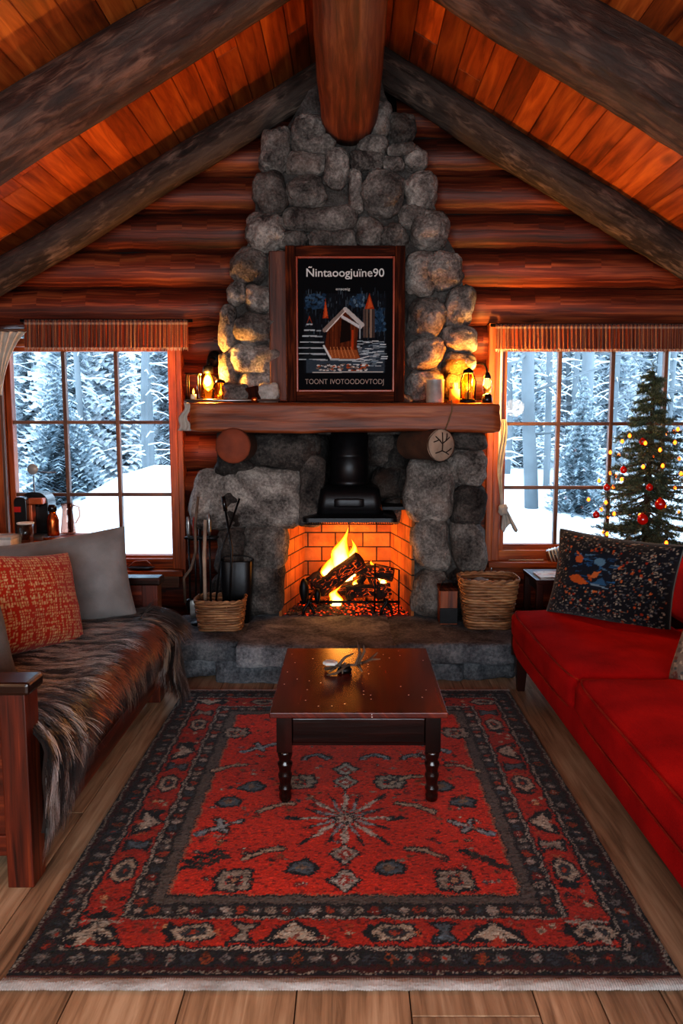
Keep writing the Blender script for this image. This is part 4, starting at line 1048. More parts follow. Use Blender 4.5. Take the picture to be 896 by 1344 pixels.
# abrash and worn knots
nzr = np.random.RandomState(5)
jit = nzr.normal(1, .16, cv.X.shape); rowv = 1+.05*np.sin(cv.Y*19)+.04*np.sin(cv.Y*47+1)
big = np.zeros(cv.X.shape)
for k in range(12): big += np.sin(cv.X*nzr.uniform(-9, 9)+cv.Y*nzr.uniform(-9, 9)+nzr.uniform(0, 6))
k_ = np.clip(jit*rowv*(1+.035*big), .35, 1.7)[..., None]
sh = nzr.randint(-1, 2, cv.X.shape); yy, xx = np.indices(cv.X.shape); xx = np.clip(xx+sh, 0, cv.nx); yy2 = np.clip(yy+nzr.randint(-1, 2, cv.X.shape), 0, cv.ny)
wx = np.round(.9*np.sin(cv.Y*61+2*np.sin(cv.X*37))+.7*np.sin(cv.X*83+cv.Y*29)).astype(int); wy = np.round(.9*np.sin(cv.X*71+1.5*np.sin(cv.Y*43))+.7*np.sin(cv.Y*97-cv.X*31)).astype(int)
xx = np.clip(xx+wx, 0, cv.nx); yy2 = np.clip(yy2+wy, 0, cv.ny)
blk = nzr.rand(cv.ny//2+2, cv.nx//3+2); blk = np.repeat(np.repeat(blk, 2, 0), 3, 1)[:cv.ny+1, :cv.nx+1]
k_ = k_*np.where(blk < .10, .45, np.where(blk > .93, 1.3, 1.0))[..., None]
cv.C = np.clip(cv.C[yy2, xx]*k_+nzr.normal(0, .004, cv.C.shape), 0, 1)
M['rug'] = colmat('rug_pile', 900, 1.0, .5, .35, .15, .004, spec=.05)
rug = thing('patterned_rug', 'large red and charcoal patterned wool rug under the coffee table', 'rug', ((RX0+RX1)/2, (RY0+RY1)/2, 0))
zr = nzr.normal(0, .0009, cv.X.size).tolist(); it = iter(zr)
m = cv.grid(lambda x, y: (RX0+x, RY0+y, .013+next(it))); m.build('pile', M['rug'], rug, cols=cv.C.reshape(-1, 3))
m = MB(); m.box(RX0, RX1, RY0, RY1, .0, .011); m.build('backing', plain('rug_backing', '3a1a14', .95), rug)
M['fringegrey'] = fabric('rug_fringe', 'd0cecb', 'a8a6a2', 300, bumpk=.6)
for y0, y1 in ((RY0-.048, RY0), (RY1, RY1+.04)):
    m = MB()
    def ff(u, v):
        x = RX0-.006+(rw+.012)*u
        return Vector((x, y0+(y1-y0)*v+.003*mnoise.noise(Vector((x*30, v, 0))), .006+.005*math.sin(PI*min(1, max(0, v)))+.0015*math.sin(x*900)))
    m.grid(ff, 900, 6); m.build('fringe', M['fringegrey'], rug)

# ================================================================= COFFEE TABLE
def tablewood():
    m_ = wood('coffee_table_wood', '0a0504', '1a0a07', '341510', 2, 40, .22, .12, .25, coat=.3, knots=False); return m_
M['ctwood'] = tablewood()
def flecked():
    m_ = wood('flecked_table_top', '240906', '50170b', '7c2c15', 2.2, 36, .27, .03, .25, coat=.0, knots=False, spec=.6)
    t = m_.node_tree; n = N.__new__(N); n.m = m_; n.t = t
    p = [x for x in t.nodes if x.type == 'BSDF_PRINCIPLED'][0]; src = p.inputs['Base Color'].links[0].from_socket
    ob = n.obj(); v = n.voro(ob, 38); r = n.voro(ob, 38, out='Color'); rr = n.sep(r)[0]
    sp = n.math('MULTIPLY', n.ramp(v, [(.0, 1.0), (.12, 1.0), (.14, 0.0)]), n.ramp(rr, [(.85, 0.0), (.87, 1.0)]))
    col = n.mix(sp, src, 'e8e4dc'); t.links.new(col, p.inputs['Base Color']); return m_
M['cttop'] = flecked()
TX0, TX1, TY0, TY1 = -.31, .385, 2.85, 3.72
tb = thing('coffee_table', 'low dark polished wooden coffee table with turned legs on the rug', 'table', ((TX0+TX1)/2, (TY0+TY1)/2, .013))
m = MB()
m.box(TX0, TX1, TY0, TY1, .374, .397, var=.5, grain=1)
m.build('table_top', M['cttop'], tb, bevel=.004)
for x in (TX0+.02, TX1-.075):
    m = MB(); m.box(x+.006, x+.049, TY0+.07, TY1-.07, .25, .372); m.build('apron', M['ctwood'], tb, bevel=.003)
m = MB(); m.box(TX0+.06, TX1-.06, TY1-.06, TY1-.03, .25, .372); m.build('apron', M['ctwood'], tb, bevel=.003)
m = MB(); m.box(TX0+.07, TX1-.07, TY0+.045, TY0+.07, .245, .372); m.build('apron', M['ctwood'], tb, bevel=.003)
m = MB(); m.box(TX0+.085, TX1-.085, TY0+.036, TY0+.05, .258, .360); m.build('drawer', M['ctwood'], tb, bevel=.005)
for x in (TX0+.055, TX1-.055):
    for y in (TY0+.055, TY1-.055):
        m = MB(); m.box(x-.03, x+.03, y-.03, y+.03, .225, .374)
        m.lathe([(.018, .013), (.024, .02), (.026, .04), (.022, .055), (.027, .062), (.027, .07), (.022, .078), (.024, .10), (.028, .115), (.028, .125), (.023, .135), (.026, .15), (.03, .165), (.03, .172), (.022, .18), (.027, .195), (.03, .21), (.029, .226)], (x, y, 0), 20)
        m.build('leg', M['ctwood'], tb)
# antler-like twig ornament
tw = thing('twig_ornament', 'small gnarled twig candle holder with a pale blossom on the coffee table', 'ornament', (.0, 3.36, .398)); 
M['twig'] = plain('twig_bark', '5c4a3c', .7, bumpk=.6, bs=90, var=.5)
m = MB(); zz = .398
tg = [[(-.11, 3.36, .405), (-.04, 3.34, .43), (.03, 3.36, .425), (.09, 3.38, .44), (.13, 3.37, .48)], [(-.05, 3.33, .43), (-.02, 3.36, .46), (.02, 3.37, .475)], [(.03, 3.36, .425), (.05, 3.40, .47), (.035, 3.42, .52)], [(.06, 3.37, .43), (.10, 3.33, .46), (.14, 3.32, .465)], [(.04, 3.36, .43), (.07, 3.36, .49), (.065, 3.35, .52)], [(-.03, 3.34, .43), (-.03, 3.31, .40)], [(.04, 3.36, .425), (.06, 3.33, .402)], [(-.02, 3.36, .43), (-.01, 3.41, .402)], [(-.06, 3.35, .42), (-.09, 3.32, .404)], [(.0, 3.35, .43), (-.06, 3.30, .405), (-.1, 3.29, .401)]]
for t_ in tg: m.tube(t_, [.008]+[.006]*(len(t_)-2)+[.003], 6)
m.build('twig', M['twig'], tw)
m = MB(); m.lathe([(0, .398), (.03, .398), (.034, .41), (.02, .425), (0, .425)], (-.02, 3.35, 0), 14); m.build('base', M['iron'], tw)
m = MB()
for k in range(6):
    a_ = k*PI/3; m.rbox((-.085+.018*math.cos(a_), 3.345+.018*math.sin(a_), .44), (.016, .014, .008), .008, 4)
m.build('blossom', M['white'], tw)

# ================================================================= PILLOWS
def pillow(name, label, c, w, h, t, yaw, tilt, roll, mt, cvs=None, pinch=.07, pipe=None, seed=0, nu=90, nv=70, wr=1.0):
    Mx = Matrix.Translation(Vector(c)) @ Matrix.Rotation(math.radians(yaw), 4, 'Z') @ Matrix.Rotation(math.radians(tilt), 4, 'X') @ Matrix.Rotation(math.radians(roll), 4, 'Y')
    m = MB(); cols = []; off = Vector((seed*7.1, seed*3.3, 0))
    def edge(u, v):
        x = u*w/2*(1-pinch*(1-v*v)**1.2*1.0); z = v*h/2*(1-pinch*(1-u*u)**1.2); return x, z
    for sg in (-1, 1):
        def fn(a, b):
            u, v = a*2-1, b*2-1; u = math.sin(u*PI/2)*.4+u*.6; v = math.sin(v*PI/2)*.4+v*.6
            x, z = edge(u, v); th = t/2*((1-u**4)*(1-v**4))**.55*(1-.12*v)
            q = Vector((x*5, z*5, sg))+off
            th *= 1+.14*mnoise.noise(q)*wr; th += wr*.012*mnoise.noise(Vector((x*3+z*9, z*4-x*6, sg*3))+off)*((1-u*u)*(1-v*v))**.5
            if cvs is not None: cols.append(cvs.sample((u+1)/2, (v+1)/2))
            return Vector((x, sg*th, z))
        b = len(m.V); m.grid(fn, nu, nv)
        m.U[-nu*nv:] = [[((p[0]-.5)*w, (p[1]-.5)*h) for p in f] for f in m.U[-nu*nv:]]
        if sg > 0: m.F[-nu*nv:] = [f[::-1] for f in m.F[-nu*nv:]]; m.U[-nu*nv:] = [f[::-1] for f in m.U[-nu*nv:]]
    m.xf(0, Mx)
    base = Vector(c)-Vector((0, 0, h/2))
    t_ = thing(name, label, 'pillow', base)
    m.build('cover', mt, t_, cols=np.array(cols) if cvs is not None else None)
    if pipe:
        pts = []
        for k in range(30): pts.append(edge(-1+2*k/30, -1))
        for k in range(30): pts.append(edge(1, -1+2*k/30))
        for k in range(30): pts.append(edge(1-2*k/30, 1))
        for k in range(31): pts.append(edge(-1, 1-2*k/30))
        p = MB(); p.tube([Mx @ Vector((x, 0, z)) for x, z in pts], .005, 6, False); p.build('piping', pipe, t_)
    return t_
M['greycloth'] = fabric('grey_linen', '8a8785', '757270', 700, bumpk=.35)
pillow('throw_pillow', 'large plain grey pillow at the far end of the wooden sofa', (-1.50, 3.86, .70), .74, .48, .20, 8, -14, -8, M['greycloth'], None, .05, seed=1)
cv = Canvas(.5, .44, 125, 110, 'a82a10'); rs = random.Random(9)
for j in range(34):
    for i in range(40):
        x, y = (i+.5)*.5/40, (j+.5)*.44/34
        row = 1 if (j % 5) else 0
        if (i % 6 == 0 and rs.random() < .6) or (j % 7 == 0 and rs.random() < .4): continue
        if rs.random() < .93: cv.ell(x+rs.uniform(-.0015, .0015), y+rs.uniform(-.0015, .0015), .0046, .0048, rs.choice(['c89a68', 'd0a878', 'b88a58', 'c49a70']))
M['orange'] = colmat('orange_weave', 600, .95, .5, .3, .15)
pillow('throw_pillow', 'orange-red pillow with a beige dotted weave on the wooden sofa', (-1.42, 3.36, .715), .52, .45, .17, 68, -17, 8, M['orange'], cv, .06, seed=2, nu=125, nv=110)
cv = Canvas(.45, .4, 90, 80, '6c6660'); rs = random.Random(19)
for _ in range(22):
    x, y = rs.uniform(0, .45), rs.uniform(0, .4); r_ = rs.uniform(.012, .03)
    for k in range(5): cv.ell(x+r_*math.cos(k*1.256), y+r_*math.sin(k*1.256), r_*.6, r_*.6, rs.choice(['7a3c30', '8a5a4a', '4a4640', '4a5458', '8a8076']))
    cv.ell(x, y, r_*.4, r_*.4, 'c0a060')
M['floral'] = colmat('floral_cloth', 600, .95, .4, .3, .1)
pillow('throw_pillow', 'grey flowered pillow behind the near arm of the wooden sofa', (-1.43, 2.72, .655), .42, .36, .16, 62, -16, 0, M['floral'], cv, .05, seed=3)
cv = Canvas(.64, .46, 190, 140, '14161c'); rs = random.Random(29)
for _ in range(1500):
    x, y = rs.uniform(.01, .63), rs.uniform(.01, .45)
    c = rs.choice(['8c8478', '5a5a5c', '9c8e7c', '3c3e46', '8a4a2e', '5c5850', '2a3440', '4c4a48', '70685e'])
    cv.ell(x, y, rs.uniform(.0025, .0065), rs.uniform(.002, .0045), c)
for _ in range(60): cv.ell(rs.uniform(.02, .6), rs.uniform(.02, .44), .007, .006, rs.choice(['a24a20', 'b05c30', '8a2c18']))
cv.rect(.10, .17, .35, .37, '161b26')
for _ in range(70):   # blurred blue and orange woodland bird scene
    x, y = rs.uniform(.12, .33), rs.uniform(.19, .36); cv.line(x, y, x+rs.uniform(.01, .05), y+rs.uniform(-.01, .01), .006, rs.choice(['1e4468', '2c5a80', '24384e', '4c6a80', '15202e']))
cv.ell(.27, .32, .03, .02, '56788c'); cv.ell(.155, .315, .022, .018, 'b0562a'); cv.line(.135, .355, .175, .325, .009, 'b0562a'); cv.poly([(.11, .215), (.16, .235), (.23, .195), (.19, .18), (.13, .195)], 'b05420'); cv.poly([(.22, .215), (.245, .26), (.285, .27), (.27, .235)], 'b86434'); cv.line(.22, .24, .24, .215, .012, 'a04c22'); cv.line(.24, .195, .34, .185, .008, '6c8290'); cv.poly([(.25, .2), (.30, .24), (.33, .2)], '2c5474')
M['darkfloral'] = colmat('dark_tapestry', 800, .95, .45, .3, .12)
M['greypipe'] = fabric('grey_piping', '6c6a66', '4e4c4a', 400)
pillow('throw_pillow', 'dark speckled tapestry pillow with a blue and orange picture on the red sofa', (1.40, 3.99, .685), .66, .47, .2, -38, -12, 3, M['darkfloral'], cv, .06, M['greypipe'], seed=4, nu=150, nv=110)
cv = Canvas(.45, .45, 90, 90, '7c7064'); rs = random.Random(39)
for _ in range(500): cv.ell(rs.uniform(0, .45), rs.uniform(0, .45), rs.uniform(.004, .014), rs.uniform(.004, .010), rs.choice(['5a5048', '9c8c7a', '6c3a2a', '4a5050', 'b0a28e', '8a5a40']))
pillow('throw_pillow', 'beige mottled pillow at the right edge on the near cushion of the red sofa', (1.50, 2.93, .62), .44, .40, .18, -62, -20, 0, M['floral'], cv, .05, seed=5)

# ================================================================= WOODEN SOFA
ws = thing('wooden_sofa', 'dark wooden framed sofa on the left with square arms', 'sofa', (-1.5, 3.2, 0))
XF = -1.03; YN0, YN1, YF0, YF1 = 2.34, 2.44, 4.02, 4.11
for x0, x1 in ((XF-.085, XF), (-1.98, -1.90)):
    for y0, y1 in ((YN0, YN1), (YF0, YF1)):
        m = MB(); m.box(x0, x1, y0, y1, 0, .655 if x1 == XF else .84, grain=2); m.build('post', M['sofawood'], ws, bevel=.004)
for y0, y1 in ((YN0-.012, YN1+.012), (YF0-.012, YF1+.012)):
    m = MB(); m.box(-1.97, XF+.018, y0, y1, .652, .695); m.build('arm_rest', M['sofadark'], ws, bevel=.011)
for y0, y1 in ((YN0+.03, YN1-.03), (YF0+.03, YF1-.03)):
    m = MB(); m.box(-1.90, XF-.085, y0, y1, .12, .56); m.build('side_panel', M['sofawood'], ws, bevel=.002)
    m = MB(); m.box(-1.90, XF-.085, y0-.012, y1+.012, .56, .652); m.box(-1.90, XF-.085, y0-.012, y1+.012, .10, .17); m.build('side_rail', M['sofawood'], ws, bevel=.003)
m = MB(); m.box(XF-.055, XF-.01, YN1, YF0, .085, .185); m.build('front_rail', M['sofawood'], ws, bevel=.004)
m = MB(); m.box(XF-.075, XF-.05, YN1, YF0, .185, .37); m.build('front_panel', M['sofawood'], ws, bevel=.002)
m = MB(); m.box(-1.98, -1.91, YN1, YF0, .10, .84); m.build('back_panel', M['sofawood'], ws, bevel=.004)
M['leather'] = plain('brown_leather', '3a1c12', .5, bumpk=.4, bs=120)
m = MB(); m.rbox((-1.47, (YN1+YF0)/2, .40), (.42, (YF0-YN1)/2-.005, .10), .045, 10); m.build('seat_cushion', M['leather'], ws, weld=True)
m = MB(); m.rbox((-1.80, (YN1+YF0)/2, .66), (.10, (YF0-YN1)/2-.01, .17), .07, 10, M=R3('Y', -10, (-1.8, 0, .5))); m.build('back_cushion', M['leather'], ws, weld=True)

# ---------------------------------------------------------------- fur throw
fur = thing('fur_throw', 'shaggy brown and silver fur throw spread over the wooden sofa seat', 'throw', (-1.3, 3.2, .5))
FY0, FY1 = 2.47, 3.985
def sm(a, b, x): t = min(1, max(0, (x-a)/(b-a))); return t*t*(3-2*t)
def fsurf(s, t):
    """s along the sofa, t from the back over the front edge and down"""
    y = FY0+(FY1-FY0)*s
    far = sm(.80, .93, s); near = 1-sm(.10, .30, s)
    drop = .15+.07*near+.20*far+.035*mnoise.noise(Vector((s*7, 0, 2)))-.05*sm(.15, .4, s)*(1-far)
    bul = .02+.10*far*(1-.2*far)+.03*near
    Ls = .74; Lc = .10; L = Ls+Lc+drop; d = t*L
    if d < Ls: x = -1.80+d*1.0; z = .515+.012*mnoise.noise(Vector((s*5, t*4, 1)))+.03*far*sm(.3, .8, t)
    elif d < Ls+Lc:
        a = (d-Ls)/Lc*PI/2; x = -1.06+.055*math.sin(a)+bul*math.sin(a)**1.5; z = .515-.055*(1-math.cos(a))+.03*far*(1-a*.6)
    else:
        dd = d-Ls-Lc; x = -1.005+bul+.03*math.sin(dd*14+s*9)*.5; z = .46-dd
    y -= .22*(1-sm(.0, .34, s))*sm(.62, .86, t)
    return Vector((x, y+.03*far*(t-.5)+ .03*mnoise.noise(Vector((s*4, t*5, 7)))*sm(.8, 1, t), z))
m = MB(); m.grid(lambda u, v: fsurf(u, v), 60, 44)
M['furskin'] = plain('fur_hide', '1c100b', 1.0, var=.4)
m.build('hide', M['furskin'], fur, solid=.012)
def furcol(s, t, r):
    n1 = mnoise.noise(Vector((s*9, t*5, 3))); n2 = mnoise.noise(Vector((s*46, t*4, 8))); n3 = mnoise.noise(Vector((s*95, t*9, 5)))
    dk, br, rust, sil, wh, lt = [np.array(lin(h)) for h in ('160e0a', '4a2c1f', 'b05c2c', 'b4b0ac', 'f0eeea', '9c8874')]
    far = sm(.80, .9, s); near = 1-sm(.14, .24, s)*1.0
    st = n2*.65+n3*.5
    silver = math.exp(-((t-.60-.06*n1)/.15)**2)*(1-far); rustw = math.exp(-((t-.83-.03*n1)/.075)**2)*(1-far)*(1-near)
    if silver > .18 and st > .10-.24*silver: c = wh if st > .10 else sil
    elif silver > .2: c = dk if st < -.12 else br*.8
    elif rustw > .3: c = rust*(.75+.5*r.random()) if st > -.15 else br
    elif t < .45: c = np.array(lin('6a3620'))*(.7+.5*r.random()) if st > .05 else (br if st > -.2 else dk)
    else: c = lt if st > .12 else (br if st > -.12 else dk)
    if far > .3: c = lt*1.15 if st > .16 else (sil*.8 if st > .08 else (br if st > -.16 else dk))
    if near > .4 and t > .62: c = wh*.8 if st > .22 else (lt if st > .08 else (br*.8 if st > -.1 else dk))
    return c*(.8+.4*r.random())
def hairs(mb, cols, n, seed):
    r = random.Random(seed); e = .004
    for _ in range(n):
        s, t = r.random(), r.random()**.85
        p = fsurf(s, t); du = fsurf(min(1, s+e), t)-fsurf(max(0, s-e), t); dv = fsurf(s, min(1, t+e))-fsurf(s, max(0, t-e))
        if du.length < 1e-7 or dv.length < 1e-7: continue
        nn = du.cross(dv).normalized()
        if nn.z < -.2 or (nn.x < 0 and nn.z < .3): nn = -nn
        dv.normalize(); du.normalize()
        cl = mnoise.noise(Vector((s*22, t*9, 4))); cl2 = mnoise.noise(Vector((s*60, t*14, 9)))
        fl = (dv*(1+.25*r.uniform(-1, 1))+du*(.55*cl+.35*cl2+.15*r.uniform(-1, 1))).normalized()
        L = r.uniform(.05, .105)*(1.1 if t > .5 else .85); lift = r.uniform(.18, .5)+.15*cl2
        w = r.uniform(.0014, .0027); side = fl.cross(nn).normalized()
        pts = []; k = 4
        for i in range(k+1):
            q = i/k; pts.append(p+fl*(L*q)+nn*(L*lift*(q-.75*q*q))+Vector((0, 0, -.012*q*q)) + nn*.004)
        b = len(mb.V)
        for i, q in enumerate(pts):
            ww = w*(1-.85*(i/k)**1.5); mb.V.append(tuple(q-side*ww)); mb.V.append(tuple(q+side*ww))
        c = furcol(s, t, r)
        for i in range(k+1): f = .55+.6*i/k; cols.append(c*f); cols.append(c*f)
        for i in range(k):
            mb.F.append([b+2*i, b+2*i+1, b+2*i+3, b+2*i+2]); mb.U.append([(0, 0)]*4); mb.SM.append(True); mb.VAR.append(.5)
def furmat():
    n = N('fur_strands'); col = n.attr('Col', 'Color'); v = n.noise(n.obj(), 30, 2)
    col = n.mix(n.math('MULTIPLY', v, .3), col, '0a0605'); return n.out(col, .45, spec=.45, sheen=.1)
M['fur'] = furmat()
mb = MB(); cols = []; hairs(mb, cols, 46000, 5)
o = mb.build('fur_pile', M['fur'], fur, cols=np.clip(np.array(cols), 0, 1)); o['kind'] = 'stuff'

# ================================================================= RED SOFA
def redcloth():
    n = N('red_upholstery'); ob = n.obj(); w = n.noise(ob, 330, 2, .7); big = n.noise(ob, 4, 3); wr = n.noise(n.map(ob, (16, 5, 8)), 1, 3, .6)
    col = n.ramp(n.math('ADD', n.math('MULTIPLY', big, .5), n.math('MULTIPLY', w, .5)), [(.3, '74080b'), (.5, 'a41013'), (.7, 'c41e18')])
    return n.out(col, .95, n.bump(n.math('ADD', n.math('MULTIPLY', w, .12), wr), .45, .02), sheen=.0, spec=.1)
M['redcloth'] = redcloth()
M['redpipe'] = fabric('orange_red_piping', 'a83018', '78160c', 300, sheen=0)
rsf = thing('red_sofa', 'long red upholstered sofa on the right with dark tapered legs', 'sofa', (1.5, 3.0, 0))
SX, SY0, SY1 = .925, 1.62, 4.27
m = MB(); m.rbox((SX+.015+.56, (SY0+SY1)/2, .275), (.56, (SY1-SY0)/2, .085), .03, 14, lambda u, p: p+Vector((-.012*(1-u.z*u.z) if u.x < -.9 else 0, 0, 0))); m.build('base', M['redcloth'], rsf, weld=True)
def seat(y0, y1, lift):
    h = ((.78)/2, (y1-y0)/2-.004, .075); c = (SX+.39, (y0+y1)/2, .385+lift)
    def fn(u, p):
        q = Vector(p); cr = (1-u.x**4)*(1-u.y**4)
        q.z += (.032*cr if u.z > 0 else 0)+.006*mnoise.noise(Vector((q.x*6, q.y*3, 2)))*(1 if u.z > .5 else 0)
        if u.z > .5: q.z += .010*math.exp(-((u.x+.2)**2*3+(u.y)**2*4))*-1
        if u.x < -.8: q.x -= .018*(1-u.y**4)
        return q
    m = MB(); m.rbox(c, h, .042, 26, fn); o = m.build('seat_cushion', M['redcloth'], rsf, weld=True)
    for zz in (c[2]+h[2]-.006, c[2]-h[2]+.008):
        pts = []; k = 30; zf = lambda u_, v_: 0
        for i in range(k+1):
            u = -1+2*i/k; pts.append((c[0]-h[0]+.010-.018*(1-u**4)+.02*(abs(u)**12), c[1]+u*(h[1]-.012), zz+(.006 if zz > c[2] else 0)*(1-u**4)))
        for i in range(1, k+1):
            u = -1+2*i/k; pts.append((c[0]+u*(h[0]-.02), c[1]+h[1]-.012, zz))
        p = MB(); p.tube(pts, .0042, 6); p.build('piping', M['redpipe'], o)
seat(3.05, SY1, 0); seat(SY0, 3.05, .012)
for y0, y1 in ((SY0, 3.05), (3.05, SY1-.03)):
    m = MB()
    def bf(u, p):
        return p+Vector((-.03*(1-u.y**4)*(1-u.z**4) if u.x < 0 else 0, 0, 0))
    m.rbox((1.83, (y0+y1)/2, .62), (.10, (y1-y0)/2-.006, .17), .075, 14, bf, M=R3('Y', 9, (1.83, 0, .5))); m.build('back_cushion', M['redcloth'], rsf, weld=True)
m = MB(); m.rbox((1.99, (SY0+SY1)/2, .50), (.065, (SY1-SY0)/2, .28), .05, 10); m.build('back_frame', M['redcloth'], rsf, weld=True)
M['legwood'] = wood('dark_leg_wood', '0d0605', '2a100a', '40190f', 2, 40, .3, .1, .2, knots=False)
m = MB(); m.box(SX+.01, 1.95, SY1, SY1+.022, .19, .43); m.build('end_board', M['legwood'], rsf, bevel=.006)
for x, y in ((SX+.055, SY1-.05), (1.95, SY1-.05), (SX+.055, SY0+.08), (1.95, SY0+.08)):
    m = MB(); V = []
    for z, w in ((.0, .020), (.20, .034)): V += [(x-w, y-w, z), (x+w, y-w, z), (x+w, y+w, z), (x-w, y+w, z)]
    m.add(V, [(3, 2, 1, 0), (4, 5, 6, 7), (0, 1, 5, 4), (1, 2, 6, 5), (2, 3, 7, 6), (3, 0, 4, 7)], smooth=False); m.build('leg', M['legwood'], rsf, bevel=.003)
# ================================================================= WICKER BASKETS
M['wicker'] = wood('wicker_cane', '4a2e1a', '8c6242', 'b08a62', 14, 60, .55, .3, .6, knots=False)
def srect(a, hx, hy, p):
    c, s_ = math.cos(a), math.sin(a); k = (abs(c)**p+abs(s_)**p)**(-1/p); return hx*c*k, hy*s_*k
def basket(label, c, h, b, t, rows, name='wicker_basket', p=4.0, stakes=26, liner=None):
    x0, y0, z0 = c; th = thing(name, label, 'basket', c); m = MB()
    for r in range(rows):
        f = (r+.5)/rows; hx = b[0]+(t[0]-b[0])*f; hy = b[1]+(t[1]-b[1])*f; pts = []; n = stakes*4
        for k in range(n+1):
            a = 2*PI*k/n; x, y = srect(a, hx, hy, p); o = 1+.022*math.cos(stakes*a/2*1.0+PI*(r % 2))
            pts.append((x0+x*o, y0+y*o, z0+h*f+.002*math.sin(a*3+r)))
        m.tube(pts, h/rows*.54, 6, False, var=random.random())
    m.build('weave', M['wicker'], th)
    m = MB()
    for k in range(stakes//2):
        a = 2*PI*(k+.5)/(stakes//2); p0 = srect(a, b[0], b[1], p); p1 = srect(a, t[0], t[1], p); m.tube([(x0+p0[0], y0+p0[1], z0), (x0+p1[0], y0+p1[1], z0+h)], .004, 6)
    m.build('stakes', M['wicker'], th)
    m = MB()
    for q in (0, 1):
        pts = []
        for k in range(81):
            a = 2*PI*k/80; x, y = srect(a, t[0]*1.02, t[1]*1.02, p); tw_ = 2*PI*k/80*14+PI*q
            pts.append((x0+x*(1+.015*math.cos(tw_)), y0+y*(1+.015*math.cos(tw_)), z0+h+.007*math.sin(tw_)))
        m.tube(pts, .007, 6, False)
    m.build('rim', M['wicker'], th)
    m = MB(); V = []; n = 40
    for z, s_ in ((.004, .96), (h*.8, .95)):
        for k in range(n):
            a = 2*PI*k/n; f = z/h; x, y = srect(a, (b[0]+(t[0]-b[0])*f)*s_, (b[1]+(t[1]-b[1])*f)*s_, p); V.append((x0+x, y0+y, z0+z))
    F = [(k, (k+1) % n, n+(k+1) % n, n+k) for k in range(n)]+[tuple(range(n))]
    m.add(V, F); m.build('lining', liner or M['bark'], th)
    return th
basket('tapered wicker basket on the right end of the hearth', (.87, 4.70, .252), .31, (.135, .105), (.178, .145), 17, liner=M['black'])
basket('small wicker basket of fire tools on the left end of the hearth', (-.80, 4.66, .252), .185, (.128, .105), (.15, .12), 12)
m = MB(); m.grid(lambda u, v: Vector((.73+.14*u, 4.66+.10*v+.01*math.sin(u*5), .535+.012*math.sin(u*7+v*3))), 10, 6); o = m.build('newspaper', plain('newsprint', '8c8a86', .8, var=.3, bs=200), None, (.8, 4.7, .53), solid=.012); tag(o, 'folded grey newspaper in the top of the right wicker basket', 'newspaper')
bx = thing('wooden_box', 'small reddish wooden box with iron corners left of the right wicker basket', 'box', (.63, 4.78, .252))
m = MB(); m.box(.575, .685, 4.72, 4.86, .252, .47); m.build('body', M['mantel'], bx, bevel=.004)
m = MB(); m.box(.57, .69, 4.715, 4.865, .47, .49); m.build('lid', M['frame'], bx, bevel=.003)
m = MB(); m.box(.573, .687, 4.717, 4.722, .26, .36); m.build('front_plate', M['iron'], bx, bevel=.002)
m = MB(); m.tube([(.59, 4.79, .49), (.60, 4.79, .515), (.63, 4.79, .525), (.66, 4.79, .515), (.67, 4.79, .49)], .006, 8); m.build('handle', M['iron'], bx)

# ================================================================= FIRE TOOLS
ts = thing('tool_stand', 'black iron fire tool stand beside the left stone pier', 'fire tool stand', (-.95, 4.74, .25))
m = MB(); m.lathe([(0, .25), (.07, .25), (.07, .262), (.02, .275), (0, .276)], (-.94, 4.76, 0), 24); m.build('base', M['iron'], ts)
m = MB(); m.tube([(-.94, 4.76, .26), (-.94, 4.76, .86)], .009, 8); m.build('post', M['iron'], ts)
m = MB(); m.rbox((-.93, 4.76, .805), (.105, .035, .008), .006, 4); m.build('holder_plate', M['iron'], ts, weld=True)
def tool(name, label, x, y, z0, z1, hm, end, cat='fire tool', lean=0):
    t = thing(name, label, cat, (x, y, z0)); m = MB(); m.tube([(x+lean, y, z0), (x, y, z1)], .006, 8); m.build('rod', M['iron'], t)
    m = MB(); m.lathe([(.007, -.01), (.011, .02), (.013, .08), (.010, .12), (.0, .13)], (x, y, z1), 12); m.build('handle', hm, t)
    m = MB(); X = x+lean
    if end == 'shovel': m.rbox((X, y, z0-.045), (.038, .012, .06), .011, 6, lambda u, p: p+Vector((0, -.012*(u.x*u.x), 0)))
    elif end == 'brush':
        m.lathe([(.02, -.09), (.03, -.05), (.028, -.01), (.012, .0)], (X, y, z0), 14)
    else: m.tube([(X, y, z0+.01), (X+.0, y, z0-.03), (X+.03, y, z0-.05), (X+.035, y, z0-.03)], .006, 7)
    m.build('blade' if end == 'shovel' else ('bristles' if end == 'brush' else 'hook'), M['steel'] if end == 'shovel' else M['iron'], t)
M['redhandle'] = plain('red_handle', '8a2418', .4)
tool('fire_brush', 'fire brush with a silver grip at the left side of the tool stand', -1.005, 4.73, .42, .815, M['steel'], 'brush')
tool('ash_shovel', 'ash shovel with a red grip in the tool stand', -.965, 4.72, .40, .815, M['redhandle'], 'shovel')
tool('log_hook', 'log hook with a steel grip at the right side of the tool stand', -.875, 4.73, .36, .83, M['steel'], 'hook')
def rodthing(name, label, pts, r, mt=None, cat='poker'):
    m = MB(); m.tube(pts, r, 8); tag(m.build(name, mt or M['iron'], None, pts[0]), label, cat)
t = thing('fire_poker', 'long black poker standing upright in the small wicker basket', 'poker', (-.745, 4.62, .262))
m = MB(); m.tube([(-.745, 4.62, .265), (-.725, 4.65, .75), (-.775, 4.70, 1.04)], .0075, 8); m.build('rod', M['iron'], t); m = MB(); m.tube([(-.765, 4.692, .98), (-.78, 4.703, 1.07)], .013, 8); m.build('grip', M['black'], t)
